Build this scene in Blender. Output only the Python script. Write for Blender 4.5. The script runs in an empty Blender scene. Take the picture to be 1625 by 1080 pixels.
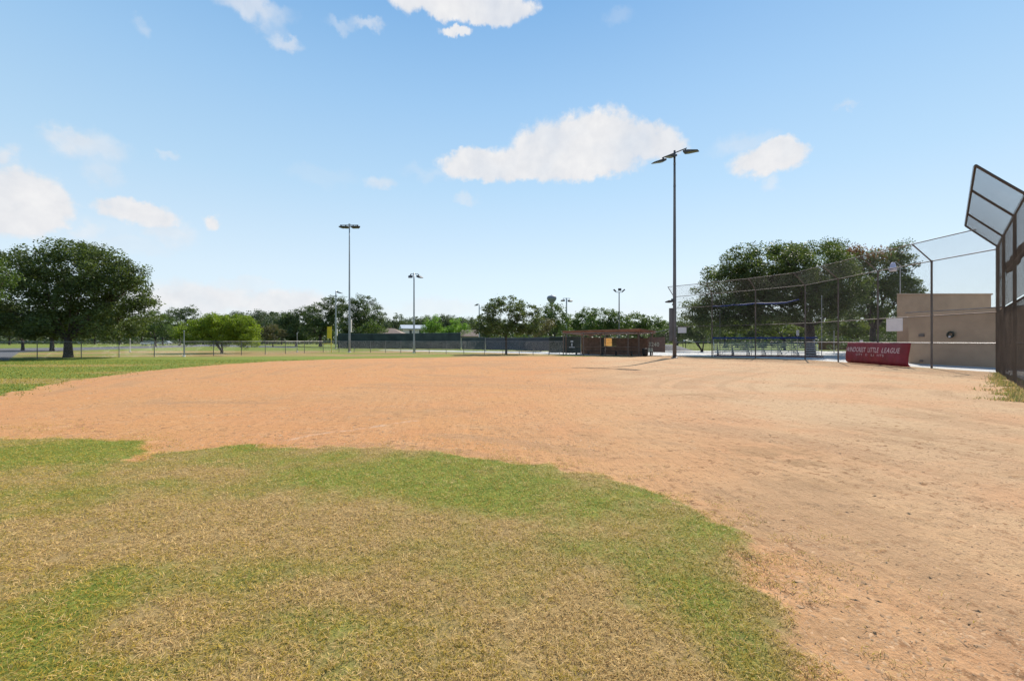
import bpy, math, random
import numpy as np
from math import radians as R, pi
from mathutils import Vector, Matrix

# ------------------------------------------------------------------ camera, light, sky
SC = bpy.context.scene
COL = SC.collection
F = 722.2                      # focal length in photo pixels (photo 1625 wide)
CX, CY, EYE = 812.5, 540.0, 1.6
cam_d = bpy.data.cameras.new("camera"); cam = bpy.data.objects.new("camera", cam_d); COL.objects.link(cam)
cam_d.sensor_width = 36; cam_d.lens = 36 * F / 1625
cam_d.clip_start = 0.05; cam_d.clip_end = 6000
cam.location = (0, 0, EYE); cam.rotation_euler = (R(90), 0, 0)
SC.camera = cam
SC.view_settings.view_transform = 'Standard'; SC.view_settings.look = 'None'
SC.view_settings.gamma = 1; SC.view_settings.exposure = 0.62
SC.cycles.max_bounces = 6
SC.cycles.transparent_max_bounces = 8

SUN_AZ, SUN_EL = 31.0, 44.0    # azimuth measured from +Y towards +X
sl = bpy.data.lights.new("sun", 'SUN'); sl.energy = 4.9; sl.angle = R(0.5); sl.color = (1.0, 0.925, 0.82)
so = bpy.data.objects.new("sun", sl); COL.objects.link(so)
sdir = Vector((math.sin(R(SUN_AZ)) * math.cos(R(SUN_EL)), math.cos(R(SUN_AZ)) * math.cos(R(SUN_EL)), math.sin(R(SUN_EL))))
so.rotation_euler = sdir.to_track_quat('Z', 'Y').to_euler()
so.location = (60, 100, 120)

W = bpy.data.worlds.new("World"); SC.world = W; W.use_nodes = True
wn, wl = W.node_tree.nodes, W.node_tree.links
for n in list(wn): wn.remove(n)
def N(nodes, t, **k):
    n = nodes.new(t)
    for a, b in k.items(): setattr(n, a, b)
    return n
w_out = N(wn, 'ShaderNodeOutputWorld'); w_bg = N(wn, 'ShaderNodeBackground')
sky = N(wn, 'ShaderNodeTexSky', sky_type='NISHITA', sun_disc=False)
sky.sun_elevation = R(SUN_EL); sky.sun_rotation = R(SUN_AZ)
sky.altitude = 200; sky.air_density = 1.0; sky.dust_density = 0.15; sky.ozone_density = 2.0
SKY_STR = 0.115
w_bg.inputs['Strength'].default_value = SKY_STR
wl.new(w_bg.outputs[0], w_out.inputs['Surface'])
def wm(op, a, b=None, c=None, clamp=False):
    n = N(wn, 'ShaderNodeMath', operation=op); n.use_clamp = clamp
    for i, v in enumerate((a, b, c)):
        if v is None: continue
        if isinstance(v, (int, float)): n.inputs[i].default_value = v
        else: wl.new(v, n.inputs[i])
    return n.outputs[0]
def wv(op, a, b=None, out=0):
    n = N(wn, 'ShaderNodeVectorMath', operation=op)
    for i, v in enumerate((a, b)):
        if v is None: continue
        if isinstance(v, tuple): n.inputs[i].default_value = v
        else: wl.new(v, n.inputs[i])
    return n.outputs[out]
tc = N(wn, 'ShaderNodeTexCoord')
dirv = wv('NORMALIZE', tc.outputs['Generated'])
sep = N(wn, 'ShaderNodeSeparateXYZ'); wl.new(dirv, sep.inputs[0])
az = wm('ARCTAN2', sep.outputs[0], sep.outputs[1])
el = wm('ARCSINE', sep.outputs[2])
cmb = N(wn, 'ShaderNodeCombineXYZ'); wl.new(az, cmb.inputs[0]); wl.new(el, cmb.inputs[1])
azel = cmb.outputs[0]
nz = N(wn, 'ShaderNodeTexNoise'); nz.inputs['Scale'].default_value = 22; nz.inputs['Detail'].default_value = 8; nz.inputs['Roughness'].default_value = 0.62
wl.new(azel, nz.inputs['Vector'])
nz2 = N(wn, 'ShaderNodeTexNoise'); nz2.inputs['Scale'].default_value = 9; nz2.inputs['Detail'].default_value = 3
wl.new(azel, nz2.inputs['Vector'])
def px_azel(x, y):
    dx, dz = (x - CX) / F, (CY - y) / F
    return math.atan2(dx, 1), math.asin(dz / math.sqrt(dx * dx + dz * dz + 1))
def add_clouds(items, soft, warp):
    """union of soft ellipses in azimuth/elevation, each (x, y, rx, ry, density)"""
    acc = None
    wsub = wv('SUBTRACT', nz.outputs['Color'], (0.5, 0.5, 0.5)); wsub = wv('MULTIPLY', wsub, (warp, warp, 0))
    p = wv('ADD', azel, wsub)
    for (x, y, rx, ry, dn) in items:
        a0, e0 = px_azel(x, y); a1, _ = px_azel(x + rx, y); _, e1 = px_azel(x, y - ry)
        d = wv('SUBTRACT', p, (a0, e0, 0)); d = wv('MULTIPLY', d, (1 / abs(a1 - a0), 1 / abs(e1 - e0), 0))
        ln = wv('LENGTH', d, out=1)
        mr = N(wn, 'ShaderNodeMapRange', interpolation_type='SMOOTHSTEP')
        wl.new(ln, mr.inputs[0]); mr.inputs[1].default_value = 1.0 + soft; mr.inputs[2].default_value = 1.0 - soft
        mr.inputs[3].default_value = 0; mr.inputs[4].default_value = dn
        o = mr.outputs[0]
        if acc is None: acc = o
        else:   # 1-(1-a)(1-b)
            acc = wm('SUBTRACT', 1.0, wm('MULTIPLY', wm('SUBTRACT', 1.0, acc), wm('SUBTRACT', 1.0, o)))
    return acc
puffs = add_clouds([
    (735, 6, 104, 28, 1), (770, 24, 56, 18, .9), (724, 53, 24, 9, .85), (690, -5, 60, 30, 1), (805, 14, 44, 16, .85),
    (800, 264, 92, 24, 1), (880, 236, 70, 42, 1), (948, 214, 62, 42, 1), (925, 262, 92, 25, 1), (1015, 222, 60, 28, 1), (1060, 236, 34, 15, .9), (742, 262, 36, 22, .85),
    (1215, 254, 60, 26, .95), (1240, 240, 40, 20, .95), (28, 315, 80, 50, 1), (80, 328, 32, 32, .85), (0, 345, 60, 30, .9),
    (195, 328, 40, 17, .85), (240, 345, 42, 22, .92), (338, 358, 16, 12, .75)], 0.55, 0.045)
fine = N(wn, 'ShaderNodeTexNoise'); fine.inputs['Scale'].default_value = 34; fine.inputs['Detail'].default_value = 9; fine.inputs['Roughness'].default_value = 0.6
wl.new(azel, fine.inputs['Vector'])
pm_ = wm('MULTIPLY_ADD', wm('SUBTRACT', fine.outputs[0], 0.5), 1.15, puffs)
pr_ = N(wn, 'ShaderNodeMapRange', interpolation_type='SMOOTHSTEP'); wl.new(wm('MULTIPLY', pm_, wm('GREATER_THAN', puffs, 0.02)), pr_.inputs[0])
pr_.inputs[1].default_value = .20; pr_.inputs[2].default_value = .84; pr_.inputs[3].default_value = 0; pr_.inputs[4].default_value = 1.0
wisps = add_clouds([
    (740, 318, 14, 7, .4), (605, 292, 20, 9, .5), (1180, 225, 40, 15, .35), (1228, 290, 16, 14, .4), (1345, 165, 18, 7, .35), (265, 372, 38, 16, .5), (140, 357, 28, 11, .45),
    (140, 232, 52, 20, .5), (110, 220, 32, 12, .4), (165, 278, 26, 16, .35), (2, 250, 22, 15, .7), (270, 248, 14, 6, .35), (690, 275, 40, 10, .2),
    (395, 4, 50, 18, .6), (456, 65, 22, 10, .55), (582, 37, 22, 9, .5), (540, 40, 20, 8, .3), (225, 44, 14, 12, .25), (430, 38, 20, 10, .2), (980, 25, 20, 12, .15)], 0.75, 0.075)
dense = wm('MAXIMUM', pr_.outputs[0], wisps)
low = add_clouds([
    (320, 478, 90, 26, .85), (460, 482, 70, 20, .85), (380, 470, 60, 14, .4), (540, 500, 90, 20, .6), (395, 448, 45, 8, .3), (700, 488, 60, 16, .4),
    (230, 480, 60, 24, .7), (900, 500, 160, 18, .25), (1150, 470, 200, 40, .2), (210, 392, 60, 12, .2), (510, 280, 50, 14, .12), (120, 355, 120, 26, .15)], 0.5, 0.06)
nm = wm('MULTIPLY_ADD', nz2.outputs[0], 0.5, 0.72)
cl = wm('MULTIPLY', wm('MAXIMUM', dense, low), nm, clamp=True)
# cloud brightness varies softly (thicker parts slightly greyer)
cc = N(wn, 'ShaderNodeMix', data_type='RGBA'); wl.new(wm('MULTIPLY_ADD', wm('ADD', nz2.outputs[0], fine.outputs[0]), 1.6, -1.1, clamp=True), cc.inputs[0])
CB = 0.86 / SKY_STR / (2 ** SC.view_settings.exposure)
cc.inputs[6].default_value = (CB * 0.87, CB * .89, CB * .94, 1); cc.inputs[7].default_value = (CB * 1.05, CB * 1.05, CB * 1.06, 1)
# grade the clear sky towards the paler blue of the photograph (air near the horizon)
hs = N(wn, 'ShaderNodeHueSaturation'); wl.new(sky.outputs[0], hs.inputs['Color'])
hs.inputs['Saturation'].default_value = 1.0; hs.inputs['Value'].default_value = 1.0
ramp = N(wn, 'ShaderNodeValToRGB'); cr = ramp.color_ramp
wl.new(wm('DIVIDE', el, R(60)), ramp.inputs[0])
K = 1 / SKY_STR / (2 ** SC.view_settings.exposure)
stops = [(0.0, (.80, .89, .95)), (.13, (.72, .86, .96)), (.30, (.50, .73, .93)), (.45, (.36, .61, .89)), (.62, (.205, .45, .79)), (1.0, (.11, .30, .62))]
while len(cr.elements) < len(stops): cr.elements.new(.5)
for e_, (p_, c_) in zip(cr.elements, stops): e_.position = p_; e_.color = c_ + (1,)
air = wv('MULTIPLY', ramp.outputs[0], (K, K, K))
sm = N(wn, 'ShaderNodeMix', data_type='RGBA'); sm.inputs[0].default_value = .86
wl.new(hs.outputs[0], sm.inputs[6]); wl.new(air, sm.inputs[7])
class _G: pass
gm = _G(); gm.outputs = [sm.outputs[2]]
mx = N(wn, 'ShaderNodeMix', data_type='RGBA')
wl.new(cl, mx.inputs[0]); wl.new(gm.outputs[0], mx.inputs[6]); wl.new(cc.outputs[2], mx.inputs[7])
wl.new(mx.outputs[2], w_bg.inputs['Color'])

# ------------------------------------------------------------------ helpers
def tag(o, label=None, cat=None, group=None, kind=None):
    if label: o['label'] = label
    if cat: o['category'] = cat
    if group: o['group'] = group
    if kind: o['kind'] = kind
    return o
def empty(name, loc=(0, 0, 0), rz=0.0, label=None, cat=None, group=None):
    o = bpy.data.objects.new(name, None); COL.objects.link(o)
    o.location = loc; o.rotation_euler = (0, 0, rz); o.empty_display_size = 0.3
    return tag(o, label, cat, group)
def copy_tree(o, parent=None):
    c = o.copy(); COL.objects.link(c); c.parent = parent
    for ch in list(o.children): copy_tree(ch, c)
    return c
def W3(px, D, z=0.0):
    """world point at photo column px and depth D"""
    return Vector(((px - CX) / F * D, D, z))
def Gp(px, py):
    D = EYE * F / (py - CY); return ((px - CX) / F * D, D)
def hz(py, D): return EYE + (CY - py) / F * D

def gz(x, y):
    """gentle undulation of the field (numpy or scalars)"""
    e = np.exp
    z = 0.10 * e(-((x - 4.5) ** 2 / 18 + (y - 24.5) ** 2 / 7)) - 0.05 * e(-((x - 9) ** 2 / 20 + (y - 31) ** 2 / 12))
    z = z + 0.05 * np.sin(x * .21 + 1.3) * np.sin(y * .17 + .4) * (1 - e(-((y - 0) / 14.0) ** 2)) * e(-((np.hypot(x, y) - 20) / 14) ** 2)
    return z

class MB:
    def __init__(s): s.v = []; s.f = []; s.n = 0
    def add(s, verts, faces):
        b = s.n; s.v.extend([tuple(p) for p in verts]); s.n += len(verts)
        s.f.extend([tuple(i + b for i in f) for f in faces]); return s
    def box(s, c, size, ax=None, bevel=0.0):
        c = Vector(c); hx, hy, hz_ = [d / 2 for d in size]
        X, Y, Z = ax if ax else (Vector((1, 0, 0)), Vector((0, 1, 0)), Vector((0, 0, 1)))
        vs = [c + X * (sx * hx) + Y * (sy * hy) + Z * (sz * hz_) for sx in (-1, 1) for sy in (-1, 1) for sz in (-1, 1)]
        return s.add(vs, [(0, 1, 3, 2), (4, 6, 7, 5), (0, 4, 5, 1), (2, 3, 7, 6), (0, 2, 6, 4), (1, 5, 7, 3)])
    def tube(s, pts, rads, n=8, cap=True):
        pts = [Vector(p) for p in pts]
        if isinstance(rads, (int, float)): rads = [rads] * len(pts)
        vs = []; ref = None
        for i, p in enumerate(pts):
            d = (pts[min(i + 1, len(pts) - 1)] - pts[max(i - 1, 0)]).normalized()
            if ref is None:
                ref = Vector((0, 0, 1)) if abs(d.z) < .9 else Vector((1, 0, 0))
            u = d.cross(ref).normalized(); w = d.cross(u).normalized(); ref = -w if False else ref
            for k in range(n):
                a = 2 * pi * k / n
                vs.append(p + (u * math.cos(a) + w * math.sin(a)) * rads[i])
        fs = []
        for i in range(len(pts) - 1):
            for k in range(n):
                k2 = (k + 1) % n
                fs.append((i * n + k, i * n + k2, (i + 1) * n + k2, (i + 1) * n + k))
        if cap:
            fs.append(tuple(range(n))[::-1]); fs.append(tuple((len(pts) - 1) * n + k for k in range(n)))
        return s.add(vs, fs)
    def prism(s, poly, y0, y1, ax=None, o=(0, 0, 0)):
        """extrude a polygon given in (a, c) along b; ax = (A, B, C) axes"""
        A, B, Cc = ax if ax else (Vector((1, 0, 0)), Vector((0, 1, 0)), Vector((0, 0, 1)))
        o = Vector(o); n = len(poly)
        vs = [o + A * p[0] + Cc * p[1] + B * y0 for p in poly] + [o + A * p[0] + Cc * p[1] + B * y1 for p in poly]
        fs = [tuple(range(n))[::-1], tuple(range(n, 2 * n))] + [(i, (i + 1) % n, n + (i + 1) % n, n + i) for i in range(n)]
        return s.add(vs, fs)
    def lathe(s, prof, c=(0, 0, 0), n=20):
        c = Vector(c); vs = []; fs = []
        for r, z in prof:
            for k in range(n):
                a = 2 * pi * k / n; vs.append(c + Vector((r * math.cos(a), r * math.sin(a), z)))
        for i in range(len(prof) - 1):
            for k in range(n):
                k2 = (k + 1) % n; fs.append((i * n + k, i * n + k2, (i + 1) * n + k2, (i + 1) * n + k))
        fs.append(tuple(range(n))[::-1]); fs.append(tuple((len(prof) - 1) * n + k for k in range(n)))
        return s.add(vs, fs)
    def build(s, name, m, parent=None, smooth=False, bevel=0.0):
        me = bpy.data.meshes.new(name); me.from_pydata(s.v, [], s.f); me.update()
        if m: me.materials.append(m)
        if smooth: me.shade_smooth()
        o = bpy.data.objects.new(name, me); COL.objects.link(o)
        if parent is not None:
            o.parent = parent
        if bevel > 0:
            b = o.modifiers.new('bevel', 'BEVEL'); b.width = bevel; b.segments = 2; b.limit_method = 'ANGLE'
        return o
def np_mesh(name, V, Fc, m, parent=None, nside=4, attrs=None, smooth=False):
    """fast mesh from numpy arrays; Fc is (n, nside)"""
    me = bpy.data.meshes.new(name)
    me.vertices.add(len(V)); me.vertices.foreach_set('co', np.ascontiguousarray(V, dtype=np.float32).ravel())
    nf = len(Fc); me.loops.add(nf * nside); me.polygons.add(nf)
    me.loops.foreach_set('vertex_index', np.ascontiguousarray(Fc, dtype=np.int32).ravel())
    me.polygons.foreach_set('loop_start', np.arange(0, nf * nside, nside, dtype=np.int32))
    me.polygons.foreach_set('loop_total', np.full(nf, nside, dtype=np.int32))
    if smooth: me.polygons.foreach_set('use_smooth', np.ones(nf, dtype=bool))
    me.update(calc_edges=True)
    if attrs:
        for k, (typ, dom, arr) in attrs.items():
            a = me.attributes.new(k, typ, dom)
            a.data.foreach_set('color' if 'COLOR' in typ else 'value', np.ascontiguousarray(arr, dtype=np.float32).ravel())
    if m: me.materials.append(m)
    o = bpy.data.objects.new(name, me); COL.objects.link(o)
    if parent is not None: o.parent = parent
    return o

# ---- numpy value noise
def _h(ix, iy, seed):
    n = (ix.astype(np.int64) * 374761393 + iy.astype(np.int64) * 668265263 + seed * 974634777) & 0x7fffffff
    n = ((n ^ (n >> 13)) * 1274126177) & 0x7fffffff
    return ((n ^ (n >> 16)) & 0xffff) / 65535.0
def vnoise(x, y, seed=0):
    ix = np.floor(x); iy = np.floor(y); fx = x - ix; fy = y - iy
    fx = fx * fx * (3 - 2 * fx); fy = fy * fy * (3 - 2 * fy)
    a = _h(ix, iy, seed); b = _h(ix + 1, iy, seed); c = _h(ix, iy + 1, seed); d = _h(ix + 1, iy + 1, seed)
    return (a * (1 - fx) + b * fx) * (1 - fy) + (c * (1 - fx) + d * fx) * fy
def fbm(x, y, seed=0, octs=4, gain=.5):
    s = 0; a = 1; t = 0
    for i in range(octs):
        s = s + a * vnoise(x * 2 ** i + 17.3 * i, y * 2 ** i - 9.1 * i, seed + i); t += a; a *= gain
    return s / t
def sstep(a, b, x):
    t = np.clip((x - a) / (b - a), 0, 1); return t * t * (3 - 2 * t)
def sdf(poly, X, Y):
    """signed distance, positive inside"""
    P = np.array(poly, dtype=float); n = len(P)
    d2 = np.full(X.shape, 1e18); ins = np.zeros(X.shape, bool)
    for i in range(n):
        ax_, ay = P[i]; bx, by = P[(i + 1) % n]
        ex, ey = bx - ax_, by - ay
        t = np.clip(((X - ax_) * ex + (Y - ay) * ey) / (ex * ex + ey * ey + 1e-12), 0, 1)
        d2 = np.minimum(d2, (X - ax_ - t * ex) ** 2 + (Y - ay - t * ey) ** 2)
        c = ((ay > Y) != (by > Y)) & (X < (bx - ax_) * (Y - ay) / (by - ay + 1e-12) + ax_)
        ins ^= c
    return np.where(ins, 1, -1) * np.sqrt(d2)

# ------------------------------------------------------------------ materials
MATS = {}
def mat(name, c, rough=.7, metal=0.0, var=0.12, scale=3.0, bump=0.0, bscale=40.0, spec=.3, c2=None, coord='Object'):
    """painted/worn surface: base colour broken up by noise"""
    m = bpy.data.materials.new(name); m.use_nodes = True; nd, lk = m.node_tree.nodes, m.node_tree.links
    b = nd['Principled BSDF']; b.inputs['Roughness'].default_value = rough; b.inputs['Metallic'].default_value = metal
    b.inputs['Specular IOR Level'].default_value = spec
    t = N(nd, 'ShaderNodeTexCoord'); n = N(nd, 'ShaderNodeTexNoise'); n.inputs['Scale'].default_value = scale; n.inputs['Detail'].default_value = 6
    lk.new(t.outputs[coord], n.inputs['Vector'])
    r = N(nd, 'ShaderNodeValToRGB'); r.color_ramp.elements[0].position = .3; r.color_ramp.elements[1].position = .7
    lo = tuple(x * (1 - var) for x in c[:3]) + (1,) if c2 is None else tuple(c2) + (1,)
    hi = tuple(min(1, x * (1 + var)) for x in c[:3]) + (1,) if c2 is None else tuple(c) + (1,)
    r.color_ramp.elements[0].color = lo; r.color_ramp.elements[1].color = hi
    lk.new(n.outputs[0], r.inputs[0]); lk.new(r.outputs[0], b.inputs['Base Color'])
    if bump > 0:
        n2 = N(nd, 'ShaderNodeTexNoise'); n2.inputs['Scale'].default_value = bscale; lk.new(t.outputs[coord], n2.inputs['Vector'])
        bp = N(nd, 'ShaderNodeBump'); bp.inputs['Strength'].default_value = bump; bp.inputs['Distance'].default_value = .02
        lk.new(n2.outputs[0], bp.inputs['Height']); lk.new(bp.outputs[0], b.inputs['Normal'])
    MATS[name] = m; return m
def leafmat(name, c, c2, trans=.35, rough=.55, spec=.25):
    m = bpy.data.materials.new(name); m.use_nodes = True; nd, lk = m.node_tree.nodes, m.node_tree.links
    b = nd['Principled BSDF']; b.inputs['Roughness'].default_value = rough; b.inputs['Specular IOR Level'].default_value = spec
    at = N(nd, 'ShaderNodeAttribute', attribute_name='tint')
    mx_ = N(nd, 'ShaderNodeMix', data_type='RGBA'); lk.new(at.outputs['Fac'], mx_.inputs[0])
    mx_.inputs[6].default_value = tuple(c) + (1,); mx_.inputs[7].default_value = tuple(c2) + (1,)
    lk.new(mx_.outputs[2], b.inputs['Base Color'])
    tr = N(nd, 'ShaderNodeBsdfTranslucent')
    g = N(nd, 'ShaderNodeMix', data_type='RGBA', blend_type='MULTIPLY'); g.inputs[0].default_value = 1
    lk.new(mx_.outputs[2], g.inputs[6]); g.inputs[7].default_value = (1.5, 1.6, .6, 1)
    lk.new(g.outputs[2], tr.inputs['Color'])
    ms = N(nd, 'ShaderNodeMixShader'); ms.inputs[0].default_value = trans
    lk.new(b.outputs[0], ms.inputs[1]); lk.new(tr.outputs[0], ms.inputs[2]); lk.new(ms.outputs[0], nd['Material Output'].inputs['Surface'])
    MATS[name] = m; return m
galv = mat('galvanised_steel', (.30, .29, .29), .5, .6, .25, 2.5)
brownsteel = mat('weathered_brown_steel', (.20, .165, .145), .65, .2, .4, 1.2, c2=(.11, .085, .075))
wire = mat('fence_wire', (.09, .078, .07), .6, .2, .3, .6)
wirepale = mat('fence_wire_pale', (.36, .36, .36), .5, .5, .2, 1)
fpost = mat('dull_fence_post', (.13, .13, .13), .6, .3, .2, 2)
polegrey = mat('pole_steel', (.30, .32, .34), .45, .5, .15, .6)
poledark = mat('pole_dark_steel', (.13, .125, .13), .5, .5, .2, .6)
lampdark = mat('lamp_housing', (.07, .07, .075), .5, .3, .2, 3)
lampglass = mat('lamp_lens', (.12, .12, .12), .3, 0, .1, 3, spec=.6)
benchgrey = mat('bench_frame_grey', (.13, .125, .12), .7, 0, .2, 2)
alum = mat('aluminium_planks', (.50, .50, .50), .6, 0, .15, 2)
white = mat('white_sign_face', (.66, .62, .62), .6, 0, .05, 4)
red = mat('red_vinyl', (.26, .018, .032), .45, 0, .25, 1.2, c2=(.16, .016, .018), bump=.15, bscale=6)
pink = mat('faded_lettering', (.62, .42, .40), .6, 0, .15, 6)
blue = mat('blue_fabric', (.006, .032, .19), .6, 0, .2, 2)
yellow = mat('yellow_paint', (.55, .46, .03), .5, 0, .12, 3)
stucco = mat('tan_stucco', (.43, .295, .195), .9, 0, .10, 1.4, bump=.25, bscale=90)
stucco2 = mat('tan_stucco_coping', (.48, .35, .25), .9, 0, .06, 1)
rust = mat('rust_painted_wood', (.27, .115, .065), .7, 0, .2, 1.5)
brownwood = mat('brown_board', (.19, .112, .076), .8, 0, .25, 3, bump=.3, bscale=12)
redwood = mat('faded_red_board', (.26, .165, .135), .8, 0, .2, 3)
sunlit_panel = mat('sunlit_opening_panel', (.66, .45, .22), .75, 0, .12, 4)  # stands in for a sunlit wall seen through the dugout opening
_n = sunlit_panel.node_tree; _t = N(_n.nodes, 'ShaderNodeBsdfTranslucent'); _t.inputs['Color'].default_value = (.80, .58, .30, 1)
_m = N(_n.nodes, 'ShaderNodeMixShader'); _m.inputs[0].default_value = .6
_n.links.new(_n.nodes['Principled BSDF'].outputs[0], _m.inputs[1]); _n.links.new(_t.outputs[0], _m.inputs[2]); _n.links.new(_m.outputs[0], _n.nodes['Material Output'].inputs['Surface'])
creamp = mat('cream_paint', (.70, .66, .52), .7, 0, .08, 4)
blackp = mat('black_plastic', (.02, .02, .022), .5, 0, .2, 3)
screen = mat('windscreen_dark_green', (.034, .048, .044), .85, 0, .3, .8)
screengrey = mat('windscreen_grey', (.055, .06, .065), .85, 0, .25, .6)
roofm = mat('brown_shingles', (.22, .165, .135), .9, 0, .15, 2, bump=.3, bscale=8)
roofgrey = mat('grey_metal_roof', (.40, .43, .47), .5, .2, .1, 2)
siding = mat('pale_siding', (.55, .52, .48), .8, 0, .06, 2)
glassd = mat('dark_window_glass', (.03, .035, .04), .1, 0, .1, 2, spec=.6)
bark = mat('bark', (.060, .046, .038), .95, 0, .4, 3, bump=.8, bscale=14)
conc = mat('concrete', (.55, .54, .52), .85, 0, .08, 1)
tower = mat('water_tower_steel', (.17, .18, .22), .6, 0, .08, .1)
carpaint = mat('silver_car_paint', (.50, .51, .53), .3, .4, .05, 1, spec=.6)
hoodsteel = mat('dark_hood_steel', (.085, .065, .055), .6, .3, .3, 1.2)
wreathm = mat('dark_wreath', (.03, .035, .025), .9, 0, .4, 20)
tarp = mat('brown_cloth', (.035, .022, .016), .9, 0, .3, 2)
rubber = mat('dark_blue_matting', (.03, .038, .055), .8, 0, .3, 1)
plasticor = mat('orange_plastic', (.55, .26, .02), .5, 0, .1, 1)
oakleaf = leafmat('oak_leaves', (.032, .048, .016), (.120, .155, .058), .32, .55, .22)
darkleaf = leafmat('dark_leaves', (.028, .047, .019), (.092, .125, .048), .30)
midleaf = leafmat('mid_green_leaves', (.036, .065, .020), (.115, .160, .050), .32)
lightleaf = leafmat('light_green_leaves', (.09, .17, .035), (.16, .27, .055), .42)
oliveleaf = leafmat('sunlit_olive_leaves', (.065, .09, .022), (.15, .18, .05), .4)
limeleaf = leafmat('lime_leaves', (.07, .115, .012), (.24, .31, .035), .36)
brownleaf = leafmat('brown_olive_leaves', (.07, .07, .035), (.14, .12, .06), .3)
deadleaf = leafmat('dead_leaves', (.10, .045, .025), (.19, .09, .05), .3)
farleaf = leafmat('far_leaves', (.050, .070, .042), (.090, .118, .066), .28)

# ------------------------------------------------------------------ terrain
dirt_far = [Gp(*p) for p in [(-330, 690), (0, 627), (100, 607), (170, 597), (240, 588), (330, 580), (430, 573.2), (520, 570), (600, 568.3), (690, 566.9)]]
dirt_right = [(-3, 44.6), (5, 45.6), (12, 46.3), (17.0, 47.6), (19.6, 44.5), (22.2, 41.4), (24.3, 37.7), (24.25, 22.8), (22.0, 20.2), (19.0, 17.0), (15.0, 12.4), (14.5, 2), (14.5, -6)]
near_px = [(1330, 1120), (1312, 1080), (1275, 1045), (1232, 985), (1205, 930), (1188, 885), (1172, 853), (1112, 815), (1060, 789), (1000, 770), (950, 757), (870, 742), (800, 732), (720, 722),
           (600, 711), (500, 711), (400, 708), (330, 713), (262, 723), (205, 738), (190, 735), (226, 718), (238, 701), (120, 698), (0, 697), (-330, 700)]
dirt_near = [(1.75, -6), (1.6, .5)] + [Gp(*p) for p in near_px]
DIRT = dirt_far + dirt_right + dirt_near
PAVE = [(13.6, 48.3), (17.0, 48.1), (19.8, 45.0), (22.3, 41.9), (24.45, 37.9), (24.45, 22.9), (22.2, 20.0), (19.2, 16.9), (60, 14), (75, 60), (62, 66), (34, 69), (22, 73), (14, 66), (2, 66), (-6, 70), (-22, 77), (-22, 74.5), (-6, 62.5), (3, 55), (8, 49)]
ROAD = [Gp(-900, 590), Gp(-200, 577), Gp(12, 572), Gp(20, 566), Gp(30, 559), Gp(110, 556), Gp(330, 549.5), Gp(470, 552), Gp(470, 549.5), Gp(330, 546.5), Gp(120, 551), Gp(0, 552.5), Gp(-900, 566)]
def greenness(X, Y):
    """0 straw .. 1 lush, by place"""
    g = 0.37 + 0.62 * (fbm(X * .55, Y * .9, 5, 4) - .5) + .50 * (fbm(X * 2.6, Y * 2.6, 9, 3) - .5)
    def blob(px, py, rx, ry, a):
        x0, y0 = Gp(px, py); x1, _ = Gp(px + rx, py); _, y1 = Gp(px, py - ry)
        return a * np.exp(-(((X - x0) / abs(x1 - x0)) ** 2 + ((Y - y0) / abs(y1 - y0)) ** 2))
    for b in [(100, 715, 160, 22, .55), (230, 705, 60, 12, .4), (400, 712, 60, 8, .5), (560, 745, 260, 30, .34), (640, 778, 210, 28, .20), (1010, 790, 90, 26, .36), (1120, 835, 70, 30, .40), (780, 780, 150, 30, .15),
              (40, 1010, 110, 70, .40), (250, 930, 120, 25, .2), (1180, 1000, 90, 90, .30), (1060, 930, 80, 60, .2), (150, 1075, 120, 30, .35), (430, 915, 60, 25, .28), (480, 1000, 90, 30, .22),
              (300, 830, 260, 34, -.30), (420, 860, 160, 25, -.22), (900, 1010, 260, 80, -.30), (620, 930, 140, 40, -.16), (120, 870, 150, 30, -.22), (780, 850, 200, 30, -.12), (350, 755, 80, 9, -.3)]:
        g = g + blob(*b)
    far = sstep(10, 14, Y)
    gf = 1.02 + .30 * (fbm(X * .10, Y * .28, 21, 3) - .5) - .55 * sstep(.60, .72, fbm(X * .06 + 3, Y * .35, 31, 2))
    # tan strip along the fences and beyond
    gf = gf - .50 * sstep(36, 48, Y + .35 * np.abs(X + 20) * 0) * sstep(.42, .6, fbm(X * .13, Y * .13, 41, 3)) - .25 * sstep(40, 60, Y)
    gf = np.where(Y > 70, .75 + .6 * (fbm(X * .05, Y * .04, 55, 3) - .4), gf)
    # fresh lawn behind the bleachers
    gf = gf + 1.0 * sstep(-12, 2, X - 14 + 0 * Y) * sstep(62, 72, Y)
    return g * (1 - far) + gf * far

def axis(vals):
    out = []
    for a, b, s in vals:
        out += list(np.arange(a, b, s))
    return np.array(out + [vals[-1][1]])
def geo(a, b, s0, k):
    out = []; x = a; s = s0
    while x < b: out.append(x); x += s; s *= k
    return out + [b]
posx = [7.0 + v for v in geo(0, 2500, .06, 1.032)]; negx = [-7.0 - v for v in geo(0, 2500, .06, 1.032)][::-1]
xs = np.array(negx + list(np.arange(-6.95, 6.99, .05)) + posx)
ys = np.array([-400 , -200, -100, -50, -25, -12, -6, -3, -1, 0, .5, 1.0, 1.3] + list(np.arange(1.6, 8.5, .035)) + [8.5 + v for v in geo(0, 3000, .045, 1.022)])
GX, GY = np.meshgrid(xs, ys)
DS = sdf(DIRT, GX, GY); PS = sdf(PAVE, GX, GY); RS = sdf(ROAD, GX, GY)
near = np.exp(-((np.hypot(GX, GY)) / 16) ** 2)
def edgen(X, Y): return (fbm(X * 1.9, Y * 1.9, 77, 5, .6) - .5) * np.where(Y > 10, 1.1, .62)
DSn = DS + edgen(GX, GY)
dmask = sstep(-.10, .10, DSn)
GZ = gz(GX, GY)
rng = np.random.default_rng(7)
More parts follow.
